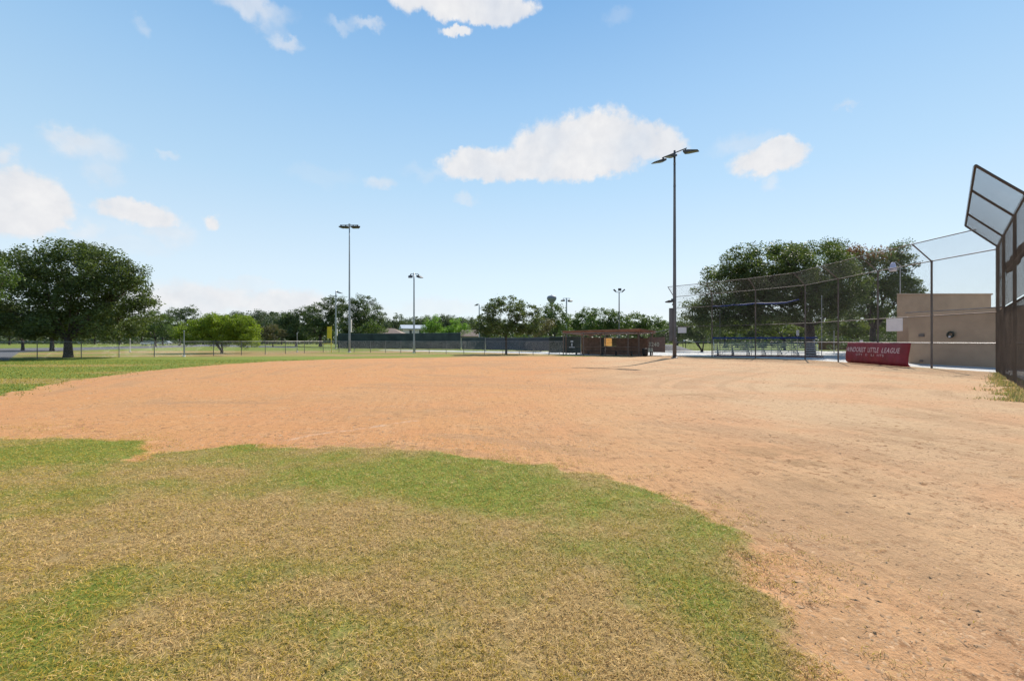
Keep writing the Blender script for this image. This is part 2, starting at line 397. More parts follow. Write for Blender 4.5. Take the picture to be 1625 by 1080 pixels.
# the dirt: lumps, drag streaks and dents left by shoes and tyres
ca, sa = math.cos(R(-8)), math.sin(R(-8)); U = GX * ca - GY * sa; V_ = GX * sa + GY * ca
amp = near * dmask
GZ = GZ + amp * 1.1 * (.018 * (fbm(GX * 3.1, GY * 3.1, 3, 3) - .5) + -.0 + .018 * (fbm(U * 16, V_ * 2.6, 12, 3) - .5) + .008 * (fbm(GX * 17, GY * 17, 15, 2) - .5))
for k in range(1100):
    if k < 520: cx_, cy_ = rng.uniform(1.6, 6.5), rng.uniform(2.2, 8)
    else:
        cy_ = rng.uniform(4, 24); cx_ = rng.uniform(-1.1, 1.1) * cy_
    a = rng.uniform(0, pi) if rng.random() < .5 else rng.normal(1.5, .3)
    L, Wd, dep = rng.uniform(.05, .15), rng.uniform(.025, .045), rng.uniform(.003, .011)
    ix0, ix1 = np.searchsorted(xs, [cx_ - .5, cx_ + .5]); iy0, iy1 = np.searchsorted(ys, [cy_ - .5, cy_ + .5])
    sx, sy = GX[iy0:iy1, ix0:ix1] - cx_, GY[iy0:iy1, ix0:ix1] - cy_
    u = (sx * math.cos(a) + sy * math.sin(a)) / L; v = (-sx * math.sin(a) + sy * math.cos(a)) / Wd
    r2 = u * u + v * v
    GZ[iy0:iy1, ix0:ix1] += dmask[iy0:iy1, ix0:ix1] * dep * (-np.exp(-r2) + .55 * np.exp(-(np.sqrt(r2) - 1.6) ** 2 * 3))
GZ = GZ + (1 - dmask) * near * (.030 + .03 * (fbm(GX * 1.7, GY * 1.7, 8, 3) - .3))
GZ = GZ - amp * .010 * sstep(.60, .72, vnoise(U * 7.5, V_ * .45, 201)) * sstep(.3, .6, vnoise(GX * .6, GY * .6, 202)) - amp * .007 * sstep(.60, .70, vnoise(U * 17, V_ * 1.1, 205))
GREEN = greenness(GX, GY)
tanf = np.clip(sstep(-1, 6, GX * .9 - GY * .10 + 1.0) * 1.0 + .45 * (fbm(GX * .22, GY * .3, 61, 3) - .5) + 1.3 * np.exp(-((GX - 17.5) ** 2 / 30 + (GY - 19) ** 2 / 40)), 0, 1)
CHK = np.zeros(GX.shape)
RAKE = vnoise(DS * 3.4 + .6 * fbm(GX * .5, GY * .5, 411, 2), fbm(GX * .12, GY * .12, 410, 2) * 6 + np.arctan2(GX, GY) * 1.5, 409) * sstep(.35, .6, fbm(GX * .25, GY * .25, 412, 2))
LOOSE = np.zeros(GX.shape)
for px_, py_, rx_, ry_, a_ in [(1240, 725, 130, 22, .8), (1170, 800, 60, 22, .8), (1290, 770, 90, 20, .7), (1230, 845, 80, 25, .8), (1340, 865, 70, 14, .7), (1330, 815, 120, 18, .5), (1110, 628, 60, 6, .8), (1450, 690, 70, 14, .6), (1470, 660, 50, 8, .6), (620, 655, 110, 10, .5), (520, 632, 160, 8, .35), (740, 650, 60, 6, .6), (1300, 1000, 140, 30, .5), (1480, 900, 140, 20, .35), (250, 640, 120, 8, .3), (900, 690, 120, 12, .4), (1560, 750, 90, 14, .4)]:
    x0, y0 = Gp(px_, py_); x1, _ = Gp(px_ + rx_, py_); _, y1 = Gp(px_, py_ - ry_)
    LOOSE = np.maximum(LOOSE, a_ * np.exp(-(((GX - x0) / abs(x1 - x0)) ** 2 + ((GY - y0) / abs(y1 - y0)) ** 2)))
chp = [Gp(460, 697), Gp(500, 690), Gp(560, 682), Gp(610, 675), Gp(660, 667.5)]
for (ax0, ay0), (bx0, by0) in zip(chp[:-1], chp[1:]):
    ex, ey = bx0 - ax0, by0 - ay0; t_ = np.clip(((GX - ax0) * ex + (GY - ay0) * ey) / (ex * ex + ey * ey), 0, 1)
    CHK = np.maximum(CHK, .28 * np.exp(-(((GX - ax0 - t_ * ex) ** 2 + (GY - ay0 - t_ * ey) ** 2) / .07 ** 2)))
VV = np.stack([GX, GY, GZ], -1).reshape(-1, 3)
ny_, nx_ = GX.shape
I = np.arange(ny_ * nx_).reshape(ny_, nx_)
Q = np.stack([I[:-1, :-1], I[:-1, 1:], I[1:, 1:], I[1:, :-1]], -1).reshape(-1, 4)
def fcen(A): return ((A[:-1, :-1] + A[1:, 1:]) / 2).reshape(-1)
kd = fcen(DS) > 0; kp = (fcen(PS) > 0) & ~kd; kr = (fcen(RS) > 0) & ~kd & ~kp; kg = ~(kd | kp | kr)

tm = bpy.data.materials.new('terrain'); tm.use_nodes = True
nd, lk = tm.node_tree.nodes, tm.node_tree.links
tb = nd['Principled BSDF']; tb.inputs['Roughness'].default_value = .95; tb.inputs['Specular IOR Level'].default_value = .12
tco = N(nd, 'ShaderNodeTexCoord'); P_ = tco.outputs['Object']
def tn(scale, detail=5, rough=.6, vec=None, sc=None, rot=0):
    n = N(nd, 'ShaderNodeTexNoise'); n.inputs['Scale'].default_value = scale; n.inputs['Detail'].default_value = detail; n.inputs['Roughness'].default_value = rough
    if sc:
        mp = N(nd, 'ShaderNodeMapping'); mp.inputs['Scale'].default_value = sc; mp.inputs['Rotation'].default_value = (0, 0, rot); lk.new(P_, mp.inputs['Vector']); lk.new(mp.outputs[0], n.inputs['Vector'])
    else: lk.new(P_, n.inputs['Vector'])
    return n.outputs[0]
def tmath(op, a, b=None, c=None, clamp=False):
    n = N(nd, 'ShaderNodeMath', operation=op); n.use_clamp = clamp
    for i, v in enumerate((a, b, c)):
        if v is None: continue
        if isinstance(v, (int, float)): n.inputs[i].default_value = v
        else: lk.new(v, n.inputs[i])
    return n.outputs[0]
def tmix(f, a, b):
    n = N(nd, 'ShaderNodeMix', data_type='RGBA')
    if isinstance(f, (int, float)): n.inputs[0].default_value = f
    else: lk.new(f, n.inputs[0])
    for i, v in ((6, a), (7, b)):
        if isinstance(v, tuple): n.inputs[i].default_value = v + (1,)
        else: lk.new(v, n.inputs[i])
    return n.outputs[2]
def tmr(v, a, b, c=0.0, d=1.0):
    n = N(nd, 'ShaderNodeMapRange', interpolation_type='SMOOTHSTEP'); lk.new(v, n.inputs[0])
    for i, q in zip((1, 2, 3, 4), (a, b, c, d)): n.inputs[i].default_value = q
    return n.outputs[0]
def tatt(nm_): return N(nd, 'ShaderNodeAttribute', attribute_name=nm_).outputs['Fac']
nb = tn(.35, 4); nf_ = tn(7, 6, .7); nff = tn(45, 5, .75); nmid = tn(1.6, 6, .65)
nstr = tn(3.0, 6, .7, sc=(6.0, 1.0, 1), rot=R(8)); nsmall = tn(2.2, 4, .6, sc=(2.2, 1, 1))
# dirt
dcol = tmix(tatt('tan'), (.43, .207, .080), (.415, .278, .160))
dcol = tmix(tmr(nmid, .45, .75, 0, .45), dcol, (.48, .31, .165))
dcol = tmix(tmr(nb, .40, .66, 0, .40), dcol, (.44, .185, .078))
clus = tmr(tn(.8, 4, .6), .40, .60, .35, 1.0)
lo_ = tmath('MULTIPLY', tatt('loose'), tmr(tn(1.9, 7, .72), .40, .58)); dcol = tmix(lo_, dcol, (.26, .155, .075))
dcol = tmix(tmr(tatt('rake'), .45, .80, 0, .42), dcol, (.27, .165, .09))
shade_speck = tmath('MULTIPLY', tmr(nf_, .555, .61, 0, .90), clus); dcol = tmix(shade_speck, dcol, (.20, .098, .042))  # dark dashes painted in as the shadows of small soil bumps
shade_speck2 = tmath('MULTIPLY', tmr(tn(19, 4, .6), .60, .66, 0, .75), clus); dcol = tmix(shade_speck2, dcol, (.17, .09, .045))  # finer specks of the same painted bump shadow
nd_ = tn(2.4, 7, .75, sc=(1.0, 2.2, 1)); dcol = tmix(tmath('MULTIPLY', tmr(nd_, .57, .64, 0, .60), clus), dcol, (.23, .11, .05))  # stretched dashes, more bump shadow put into the dirt colour
dcol = tmix(tmr(nstr, .55, .72, 0, .30), dcol, (.30, .18, .11))
dcol = tmix(tmr(nff, .35, .7, 0, .25), dcol, (.51, .345, .205))
# dry turf thatch
gcol = tmix(tmr(nff, .3, .7), (.19, .125, .050), (.36, .25, .11))
gn = tmath('ADD', tatt('green'), tmath('MULTIPLY_ADD', nmid, .5, -.25))
grn = tmix(tmr(nf_, .35, .65), (.105, .145, .023), (.185, .215, .038))
gcol = tmix(tmr(gn, .25, .80), gcol, grn)
near_ = tatt('farness')
gcol = tmix(tmath('MULTIPLY', near_, 0.0), gcol, gcol)
# concrete and asphalt
ccol = tmix(tmr(nmid, .3, .7), (.46, .455, .44), (.56, .55, .53))
acol = tmix(tmr(nf_, .3, .7), (.10, .10, .11), (.15, .15, .155))
dm = tmr(tmath('ADD', tatt('dirt'), tmath('MULTIPLY_ADD', nf_, .40, -.15)), -.08, .06)
col = tmix(dm, gcol, dcol)
col = tmix(tmr(tatt('pave'), -.06, .06), col, ccol)
col = tmix(tmr(tatt('road'), -.1, .1), col, acol)
chm = tmath('MULTIPLY', tatt('chalk'), tmr(tn(5, 5, .7), .42, .6)); col = tmix(chm, col, (.62, .54, .47))
lk.new(col, tb.inputs['Base Color'])
bh = tmath('ADD', tmath('MULTIPLY', nf_, 1.0), tmath('ADD', tmath('MULTIPLY', nff, .35), tmath('MULTIPLY', nstr, .8)))
bp = N(nd, 'ShaderNodeBump'); bp.inputs['Distance'].default_value = .055
lk.new(tmath('MULTIPLY_ADD', tmr(tatt('pave'), -.06, .06), -.55, .62), bp.inputs['Strength'])
lk.new(bh, bp.inputs['Height']); lk.new(bp.outputs[0], tb.inputs['Normal'])

def part_mesh(name, sel, label):
    q = Q[sel]; ids, inv = np.unique(q.ravel(), return_inverse=True)
    at = {'chalk': CHK, 'loose': LOOSE, 'rake': RAKE, 'dirt': DSn, 'pave': PS, 'road': RS, 'green': GREEN, 'tan': tanf}
    o = np_mesh(name, VV[ids], inv.reshape(-1, 4), tm, attrs={k: ('FLOAT', 'POINT', np.clip(a.reshape(-1)[ids], -5, 5)) for k, a in at.items()}, smooth=True)
    tag(o, label, None, kind='structure'); return o
part_mesh('ground', kg, 'patchy green and straw coloured turf around the ball field')
part_mesh('infield_dirt', kd, 'orange tan dirt of the infield with scuffs and tracks')
part_mesh('pavement', kp, 'pale concrete apron behind the backstop fence')
part_mesh('road', kr, 'dark asphalt path beyond the outfield fence')

# ---- clods, crumbs of soil and small stones lying on the dirt
def clods():
    r = np.random.default_rng(77); n = 170000
    Y = 1.8 + 34 * r.random(n) ** 1.7; X = r.uniform(-1.0, 1.0, n) * (1.2 * Y + .5)
    k = 1.0 * (fbm(X * .7, Y * .7, 301, 4) > .50) + .25
    k = k * (.35 + .65 * (vnoise(X * 4, Y * 4, 302) > .5)) * (1 - .65 * np.exp(-((X - 17) ** 2 + (Y - 19) ** 2) / 40))
    keep = (r.random(n) < k) & (sdf(DIRT, X, Y) + edgen(X, Y) > -.12); X, Y = X[keep], Y[keep]; n = len(X)
    sz = np.minimum(.0028 + r.exponential(.0026, n), .014) * (1 + .075 * Y)
    ix = np.clip(np.searchsorted(xs, X) - 1, 0, len(xs) - 2); iy = np.clip(np.searchsorted(ys, Y) - 1, 0, len(ys) - 2)
    tx = (X - xs[ix]) / (xs[ix + 1] - xs[ix]); ty = (Y - ys[iy]) / (ys[iy + 1] - ys[iy])
    Z = (GZ[iy, ix] * (1 - tx) + GZ[iy, ix + 1] * tx) * (1 - ty) + (GZ[iy + 1, ix] * (1 - tx) + GZ[iy + 1, ix + 1] * tx) * ty
    a = r.uniform(0, 2 * pi, n); el_ = r.uniform(1, 2.6, n); ca_, sa_ = np.cos(a), np.sin(a)
    V = np.empty((n, 5, 3), np.float32)
    for i, (u, v) in enumerate(((1, 0), (0, 1), (-1, 0), (0, -1))):
        uu = u * sz * el_ * r.uniform(.7, 1.3, n); vv = v * sz * r.uniform(.7, 1.3, n)
        V[:, i] = np.stack([X + uu * ca_ - vv * sa_, Y + uu * sa_ + vv * ca_, Z - sz * .2], -1)
    V[:, 4] = np.stack([X + r.normal(0, .3, n) * sz, Y + r.normal(0, .3, n) * sz, Z + sz * r.uniform(.3, .8, n)], -1)
    b = (np.arange(n) * 5)[:, None]
    tri = np.concatenate([b + np.array([[0, 1, 4]]), b + np.array([[1, 2, 4]]), b + np.array([[2, 3, 4]]), b + np.array([[3, 0, 4]])], 1).reshape(-1, 3)
    t = r.random((n, 1)); c = np.array([.42, .26, .14]) * (1 - t) + np.array([.24, .14, .07]) * t
    C = np.ones((n, 5, 4), np.float32); C[:, :, :3] = c[:, None, :]
    m = bpy.data.materials.new('soil_crumbs'); m.use_nodes = True; b_ = m.node_tree.nodes['Principled BSDF']; b_.inputs['Roughness'].default_value = .95
    at_ = N(m.node_tree.nodes, 'ShaderNodeAttribute', attribute_name='bladecol'); m.node_tree.links.new(at_.outputs['Color'], b_.inputs['Base Color'])
    o = np_mesh('soil_crumbs', V.reshape(-1, 3), tri, m, nside=3, attrs={'bladecol': ('FLOAT_COLOR', 'POINT', C.reshape(-1, 4))})
    tag(o, 'small crumbs of soil and grit strewn over the infield dirt', 'soil', kind='stuff')
clods()

# ---- turf blades
def extra_patch(X, Y):
    o = 0
    for px_, py_, rx_, ry_, a_ in [(55, 677, 90, 7, .5), (120, 683, 60, 4, .4), (215, 699, 40, 4, .9), (395, 709, 30, 4, 1), (1165, 905, 30, 15, .5), (1190, 960, 40, 15, .5), (700, 702, 90, 5, .4), (860, 716, 70, 7, .5), (1280, 1020, 30, 15, .6)]:
        x0, y0 = Gp(px_, py_); x1, _ = Gp(px_ + rx_, py_); _, y1 = Gp(px_, py_ - ry_)
        o = o + a_ * np.exp(-(((X - x0) / abs(x1 - x0)) ** 2 + ((Y - y0) / abs(y1 - y0)) ** 2))
    return np.clip(o, 0, 1)
def blades(name, n, samp, lenf, widf, parent=None, seed=1, label='', flat=.55):
    r = np.random.default_rng(seed)
    X, Y = samp(r, n)
    d = sdf(DIRT, X, Y); dd = d + edgen(X, Y)
    keep = (dd < .05 - .34 * vnoise(X * 9, Y * 9, 44) ** 2) | ((dd < 1.2) & (r.random(len(X)) < .8 * np.exp(-np.maximum(dd, 0) / .30) * (vnoise(X * 6, Y * 6, 4) > .50))) | (r.random(len(X)) < .5 * extra_patch(X, Y) * (vnoise(X * 5, Y * 9, 6) > .45))
    pd = sdf(PAVE, X, Y); keep &= pd < 0
    X, Y = X[keep], Y[keep]; n = len(X)
    g = .88 * greenness(X, Y) + .60 * (fbm(X * 9, Y * 9, 91, 2) - .5) + .40 * (fbm(X * 3.2, Y * 3.2, 95, 3) - .5)
    bare = (vnoise(X * 5.5, Y * 5.5, 33) * .5 + vnoise(X * 16, Y * 16, 34) * .5)
    k2 = (bare > .30) | (g > .55) | (r.random(n) < .35)
    X, Y, g = X[k2], Y[k2], g[k2]; n = len(X)
    ru = r.random(n)
    g = np.where(Y > 11, g + .45, g)
    isg = ru < np.clip(.07 + .72 * (g - .15), .04, np.where(Y > 11, .92, .66))
    up = np.where(isg, r.uniform(.35, 1.1, n), r.uniform(.05, flat, n))
    L = lenf(Y, r, n) * np.where(isg, 1.0, 1.15); Wd = widf(Y, r, n)
    a = r.uniform(0, 2 * pi, n); dx, dy = np.cos(a), np.sin(a)
    dm_ = sstep(-.10, .10, sdf(DIRT, X, Y) + edgen(X, Y)); nr_ = np.exp(-(np.hypot(X, Y) / 16) ** 2)
    z0 = gz(X, Y) + (1 - dm_) * nr_ * (.030 + .03 * (fbm(X * 1.7, Y * 1.7, 8, 3) - .3)) + np.where(isg, -.008, r.uniform(-.004, .012, n))
    px_, py_ = -dy * Wd / 2, dx * Wd / 2
    # roll the blade about its axis a little
    rz = r.uniform(-.6, .6, n) * Wd
    h1, h2 = L * .55, L
    b1x, b1y, b1z = X + dx * h1 * (1 - up * .5) * .8, Y + dy * h1 * (1 - up * .5) * .8, z0 + h1 * up
    tx, ty, tz = X + dx * h2 * (1.05 - up * .45), Y + dy * h2 * (1.05 - up * .45), z0 + h2 * up * .88
    V = np.empty((n, 5, 3), np.float32)
    V[:, 0] = np.stack([X - px_, Y - py_, z0 - rz * .5], -1); V[:, 1] = np.stack([X + px_, Y + py_, z0 + rz * .5], -1)
    V[:, 2] = np.stack([b1x + px_ * .8, b1y + py_ * .8, b1z + rz * .5], -1); V[:, 3] = np.stack([b1x - px_ * .8, b1y - py_ * .8, b1z - rz * .5], -1)
    V[:, 4] = np.stack([tx, ty, tz], -1)
    b = (np.arange(n) * 5)[:, None]
    tri = np.concatenate([b + np.array([[0, 1, 2]]), b + np.array([[0, 2, 3]]), b + np.array([[3, 2, 4]])], 1).reshape(-1, 3)
    straw = np.array([.70, .50, .225]); straw2 = np.array([.58, .385, .125]); dark = np.array([.26, .155, .06])
    gr = np.array([.165, .185, .022]); gr2 = np.array([.36, .30, .040]); ol = np.array([.47, .33, .045]); deep = np.array([.075, .155, .026])
    t = r.random((n, 1)); c_s = straw * (1 - t) + straw2 * t
    c_s = np.where(r.random((n, 1)) < .12, dark, c_s)
    c_s = np.where(r.random((n, 1)) < np.clip(g * 1.1, 0, .85)[:, None], ol, c_s)
    t2 = r.random((n, 1)); c_g = gr * (1 - t2) + gr2 * t2
    c_g = np.where(r.random((n, 1)) < np.clip((g - .85) * .8, 0, .6)[:, None], deep, c_g)
    c = np.where(isg[:, None], c_g, c_s) * r.uniform(.75, 1.2, (n, 1))
    C = np.ones((n, 5, 4), np.float32); C[:, :, :3] = c[:, None, :]
    o = np_mesh(name, V.reshape(-1, 3), tri, grassm, nside=3, attrs={'bladecol': ('FLOAT_COLOR', 'POINT', C.reshape(-1, 4))})
    tag(o, label, 'grass', kind='stuff'); return o
grassm = bpy.data.materials.new('grass_blades'); grassm.use_nodes = True
nd2, lk2 = grassm.node_tree.nodes, grassm.node_tree.links
gb = nd2['Principled BSDF']; gb.inputs['Roughness'].default_value = .6; gb.inputs['Specular IOR Level'].default_value = .2
ga = N(nd2, 'ShaderNodeAttribute', attribute_name='bladecol'); lk2.new(ga.outputs['Color'], gb.inputs['Base Color'])
gt = N(nd2, 'ShaderNodeBsdfTranslucent'); lk2.new(ga.outputs['Color'], gt.inputs['Color'])
gms = N(nd2, 'ShaderNodeMixShader'); gms.inputs[0].default_value = .35
lk2.new(gb.outputs[0], gms.inputs[1]); lk2.new(gt.outputs[0], gms.inputs[2]); lk2.new(gms.outputs[0], nd2['Material Output'].inputs['Surface'])
def samp_near(r, n):
    Y = 1.75 + (9.4 - 1.75) * r.random(n) ** 1.15
    X = r.uniform(-1, 1, n) * (1.20 * Y + .25); return X, Y
blades('grass', 520000, samp_near, lambda Y, r, n: r.uniform(.016, .046, n), lambda Y, r, n: r.uniform(.0015, .0030, n) * (1 + Y * .11),
       seed=3, label='short dry turf blades in straw and green patches in the foreground')
def samp_mid(r, n):
    Y = 12 + 26 * r.random(n) ** 1.3
    X = -Y * (.30 + .9 * r.random(n)); return X, Y
blades('grass', 70000, samp_mid, lambda Y, r, n: r.uniform(.03, .07, n), lambda Y, r, n: r.uniform(.010, .018, n) * (1 + Y * .03),
       seed=4, label='mown green outfield grass blades left beyond the dirt')
def samp_strip(r, n):
    t = r.random(n); X = 15.3 + 9.0 * t; Y = 12.6 + 10.0 * t
    return X - r.exponential(.35, n) * .8 + .1, Y + r.normal(0, .15, n)

# dry weeds at the foot of the backstop
def weeds():
    r = np.random.default_rng(11); n = 9000
    t = r.random(n) ** .8; X = 24.0 - 10.5 * t; Y = 22.3 - 10.6 * t
    off = np.abs(r.normal(0, .45, n)) * (.25 + .75 * t); X = X - off * .7; Y = Y + off * .7
    k = vnoise(X * 1.7, Y * 1.7, 3) > .38; X, Y = X[k], Y[k]; n = len(X)
    L = r.uniform(.04, .16, n); Wd = r.uniform(.008, .016, n); a = r.uniform(0, 2 * pi, n); dx, dy = np.cos(a), np.sin(a)
    z0 = gz(X, Y); up = r.uniform(.4, 1, n)
    V = np.empty((n, 3, 3), np.float32)
    V[:, 0] = np.stack([X - dy * Wd, Y + dx * Wd, z0], -1); V[:, 1] = np.stack([X + dy * Wd, Y - dx * Wd, z0], -1)
    V[:, 2] = np.stack([X + dx * L * (1 - up * .6), Y + dy * L * (1 - up * .6), z0 + L * up], -1)
    c = np.where(r.random((n, 1)) < .45, np.array([[.22, .25, .06]]), np.array([[.50, .36, .15]])) * r.uniform(.7, 1.2, (n, 1))
    C = np.ones((n, 3, 4), np.float32); C[:, :, :3] = c[:, None, :]
    o = np_mesh('weeds', V.reshape(-1, 3), np.arange(n * 3).reshape(-1, 3), grassm, nside=3, attrs={'bladecol': ('FLOAT_COLOR', 'POINT', C.reshape(-1, 4))})
    tag(o, 'dry yellow weeds along the foot of the hooded backstop', 'weeds', kind='stuff')
weeds()

# ------------------------------------------------------------------ chain link as real wires
def chain_link(mb, O, u, v, L, H, pitch=.05, r=.0022, seg=.9):
    """wires on the parallelogram O + a*u + b*v, a in 0..L, b in 0..H"""
    O, u, v = Vector(O), Vector(u).normalized(), Vector(v).normalized()
    nrm = u.cross(v).normalized(); step = pitch * math.sqrt(2)
    Oa, ua, va, na = [np.array(q) for q in (O, u, v, nrm)]
    starts, ends = [], []
    k = -int(H / step) - 1
    while k * step < L:
        a0 = k * step                          # line a = a0 + b
        b0, b1 = max(0, -a0), min(H, L - a0)
        if b1 - b0 > .02: starts.append((a0 + b0, b0)); ends.append((a0 + b1, b1))
        k += 1
    k = 0
    while k * step < L + H:
        a0 = k * step                          # line a = a0 - b
        b0, b1 = max(0, a0 - L), min(H, a0)
        if b1 - b0 > .02: starts.append((a0 - b0, b0)); ends.append((a0 - b1, b1))
        k += 1
    S, E = np.array(starts), np.array(ends)
    ln = np.hypot(*(E - S).T); ns = np.maximum(1, np.ceil(ln / seg).astype(int))
    for m_ in np.unique(ns):
        s, e = S[ns == m_], E[ns == m_]
        for i in range(m_):
            p, q = s + (e - s) * (i / m_), s + (e - s) * ((i + 1) / m_)
            P3 = Oa + p[:, :1] * ua + p[:, 1:] * va; Q3 = Oa + q[:, :1] * ua + q[:, 1:] * va
            d = (Q3 - P3); d /= np.linalg.norm(d, axis=1)[:, None]; w = np.cross(d, na)
            ring = [w * r, -w * r * .5 + na * r * .87, -w * r * .5 - na * r * .87]
            V = np.stack([P3 + g for g in ring] + [Q3 + g for g in ring], 1)
            mb.append(V)
def build_wires(name, lst, m, parent):
    V = np.concatenate(lst); n = len(V); b = (np.arange(n) * 6)[:, None]
    Fq = np.concatenate([b + np.array([[0, 1, 4, 3]]), b + np.array([[1, 2, 5, 4]]), b + np.array([[2, 0, 3, 5]])], 1).reshape(-1, 4)
    return np_mesh(name, V.reshape(-1, 3), Fq, m, parent)
UP = Vector((0, 0, 1))
def post(name, parent, m, p, z1, r=.04, z0=None, cap=True, n=10):
    z0 = float(gz(p[0], p[1])) - .15 if z0 is None else z0
    mb = MB(); mb.tube([(p[0], p[1], z0), (p[0], p[1], z1)], r, n)
    if cap: mb.lathe([(r * 1.25, z1 - .03), (r * 1.25, z1 + .005), (r * .8, z1 + .035), (.004, z1 + .05)], (p[0], p[1], 0), n)
    return mb.build(name, m, parent, smooth=False)

# ---- wing of the backstop: tall chain link with an overhang
wing = empty('chain_link_fence', (24.3, 37.7, 0), 0, 'tall brown chain link wing fence with angled overhang in front of the bleachers', 'fence')
def rel(o): return Vector(o.location)
WP = [(24.35, 22.8), (24.25, 26.3), (24.2, 30.1), (24.3, 33.9), (24.35, 37.8), (22.2, 41.5), (19.65, 44.7), (17.05, 47.9)]
def off(o, p): return (p[0] - o.location.x, p[1] - o.location.y, (p[2] if len(p) > 2 else 0) - o.location.z)
HW, OVU, OVO = 6.2, .95, 1.15
def bis(i, P):
    """unit normal towards the field at post i"""
    ds = []
    if i > 0: ds.append((Vector(P[i]) - Vector(P[i - 1])).normalized())
    if i < len(P) - 1: ds.append((Vector(P[i + 1]) - Vector(P[i])).normalized())
    d = sum(ds, Vector((0, 0))).normalized()
    n = Vector((-d.y, d.x)); return n if n.dot(Vector((-1, -.3))) > 0 else -n
tips = []
wv_ = []
for i, p in enumerate(WP):
    n = bis(i, WP); tips.append(Vector((p[0] + n.x * OVO, p[1] + n.y * OVO, HW + OVU)))
    if i > 0:
        mb = MB(); q = off(wing, p); g = float(gz(*p))
        mb.tube([(q[0], q[1], g - .2), (q[0], q[1], HW)], .052, 10); mb.build('post', brownsteel, wing)
        mb = MB(); t = off(wing, tips[i]); mb.tube([(q[0], q[1], HW - .03), t], .035, 8)
        mb.lathe([(.06, HW - .08), (.062, HW - .01), (.04, HW + .03)], (q[0], q[1], 0), 8); mb.build('overhang_arm', brownsteel, wing)
for i in range(len(WP) - 1):
    a, b = Vector(off(wing, WP[i])), Vector(off(wing, WP[i + 1])); d = (b - a).normalized(); L = (b - a).length
    for z in (1.46, 3.02, HW - .02) + ((4.95,) if i == 6 else ()):
        mb = MB(); mb.tube([a + d * .053 + UP * z, b - d * .053 + UP * z], .028 if z != 1.46 else .024, 8); mb.build('rail', galv if z == 1.46 else brownsteel, wing)
    mb = MB(); ta, tb_ = Vector(off(wing, tips[i])), Vector(off(wing, tips[i + 1])); mb.tube([ta, tb_], .026, 8); mb.build('overhang_rail', brownsteel, wing)
    lst = []
    nn = Vector((-d.y, d.x, 0)); nn = nn if nn.dot(Vector((-1, -.3, 0))) > 0 else -nn
    aa = a + nn * .057
    g = min(float(gz(*WP[i])), float(gz(*WP[i + 1])))
    chain_link(lst, aa + UP * (g + .03), d, UP, L, 3.0 - g); chain_link(lst, aa + UP * 3.05, d, UP, L, HW - 3.07)
    v = (ta - a - UP * HW); sl_ = v.length
    chain_link(lst, a + UP * HW + nn * .05, (tb_ - ta), v, (tb_ - ta).length * .5 + L * .5, sl_)
    build_wires('chain_link', lst, wire, wing)
# ---- hooded backstop
bs = empty('backstop', (24.35, 22.8, 0), 0, 'hooded brown chain link backstop at the right edge of the photo', 'backstop')
BD = Vector((-.691, -.723)).normalized(); BN = Vector((-.723, .691))
BS = [0, 3.1, 7.75, 11.3, 14.2]
hood_w, hood_u = 1.15, 1.25
def bsp(s, z, o=0.0): return Vector((BD.x * s + BN.x * o, BD.y * s + BN.y * o, z))
for i, s in enumerate(BS):
    mb = MB(); mb.tube([bsp(s, -.2), bsp(s, 6.35)], .055, 12); mb.build('post', hoodsteel, bs)
    if i == 4: continue
    pts = [bsp(s, 6.28), bsp(s, 6.7, .39), bsp(s, 7.1, .76), bsp(s, 6.28 + hood_u, hood_w)]
    mb = MB(); mb.tube([pts[0], pts[1], pts[2], pts[3]], .042, 10); mb.build('hood_arm', hoodsteel, bs)
ss = BS
for z, r_ in ((1.5, .03), (3.02, .035), (4.6, .03), (6.3, .045)):
    for i in range(4):
        mb = MB(); mb.tube([bsp(ss[i] + .076, z), bsp(ss[i + 1] - .076, z)], r_ * .8, 8); mb.build('rail', hoodsteel, bs)
mb = MB(); mb.tube([bsp(0, 6.28 + hood_u, hood_w), bsp(BS[3], 6.28 + hood_u, hood_w)], .035, 10); mb.build('hood_rail', hoodsteel, bs)
lst = []
BDv = Vector((BD.x, BD.y, 0))
for i in range(4):
    L = BS[i + 1] - BS[i]
    chain_link(lst, bsp(BS[i], .04, .085), BDv, UP, L, 2.98, r=.0021, pitch=.05)
    chain_link(lst, bsp(BS[i], 3.06, .085), BDv, UP, L, 3.2, r=.0019, pitch=.06)
    if i < 3: chain_link(lst, bsp(BS[i], 6.30, .06), BDv, bsp(0, hood_u, hood_w), L, math.hypot(hood_w, hood_u), r=.0026)
build_wires('chain_link', lst, mat('backstop_wire', (.065, .048, .038), .8, 0, .3, 1, spec=.1), bs)
# sagging cloth tied across the upper half
V, Fq = [], []
nn_ = 30
for i in range(nn_ + 1):
    s = 2.2 + (BS[3] - 2.4) * i / nn_
    sag = .10 * math.sin(pi * i / nn_)
    for j in range(4):
        z = 4.62 + .58 * j / 3 - sag * (1 - j / 3 * .4); V.append(bsp(s, z, -.12 + .03 * math.sin(s * 2.3 + j)))
for i in range(nn_):
    for j in range(3): a = i * 4 + j; Fq.append((a, a + 4, a + 5, a + 1))
mb = MB(); mb.add(V, Fq); o = mb.build('cloth', tarp, bs, smooth=True)
sd = o.modifiers.new('thick', 'SOLIDIFY'); sd.thickness = .006

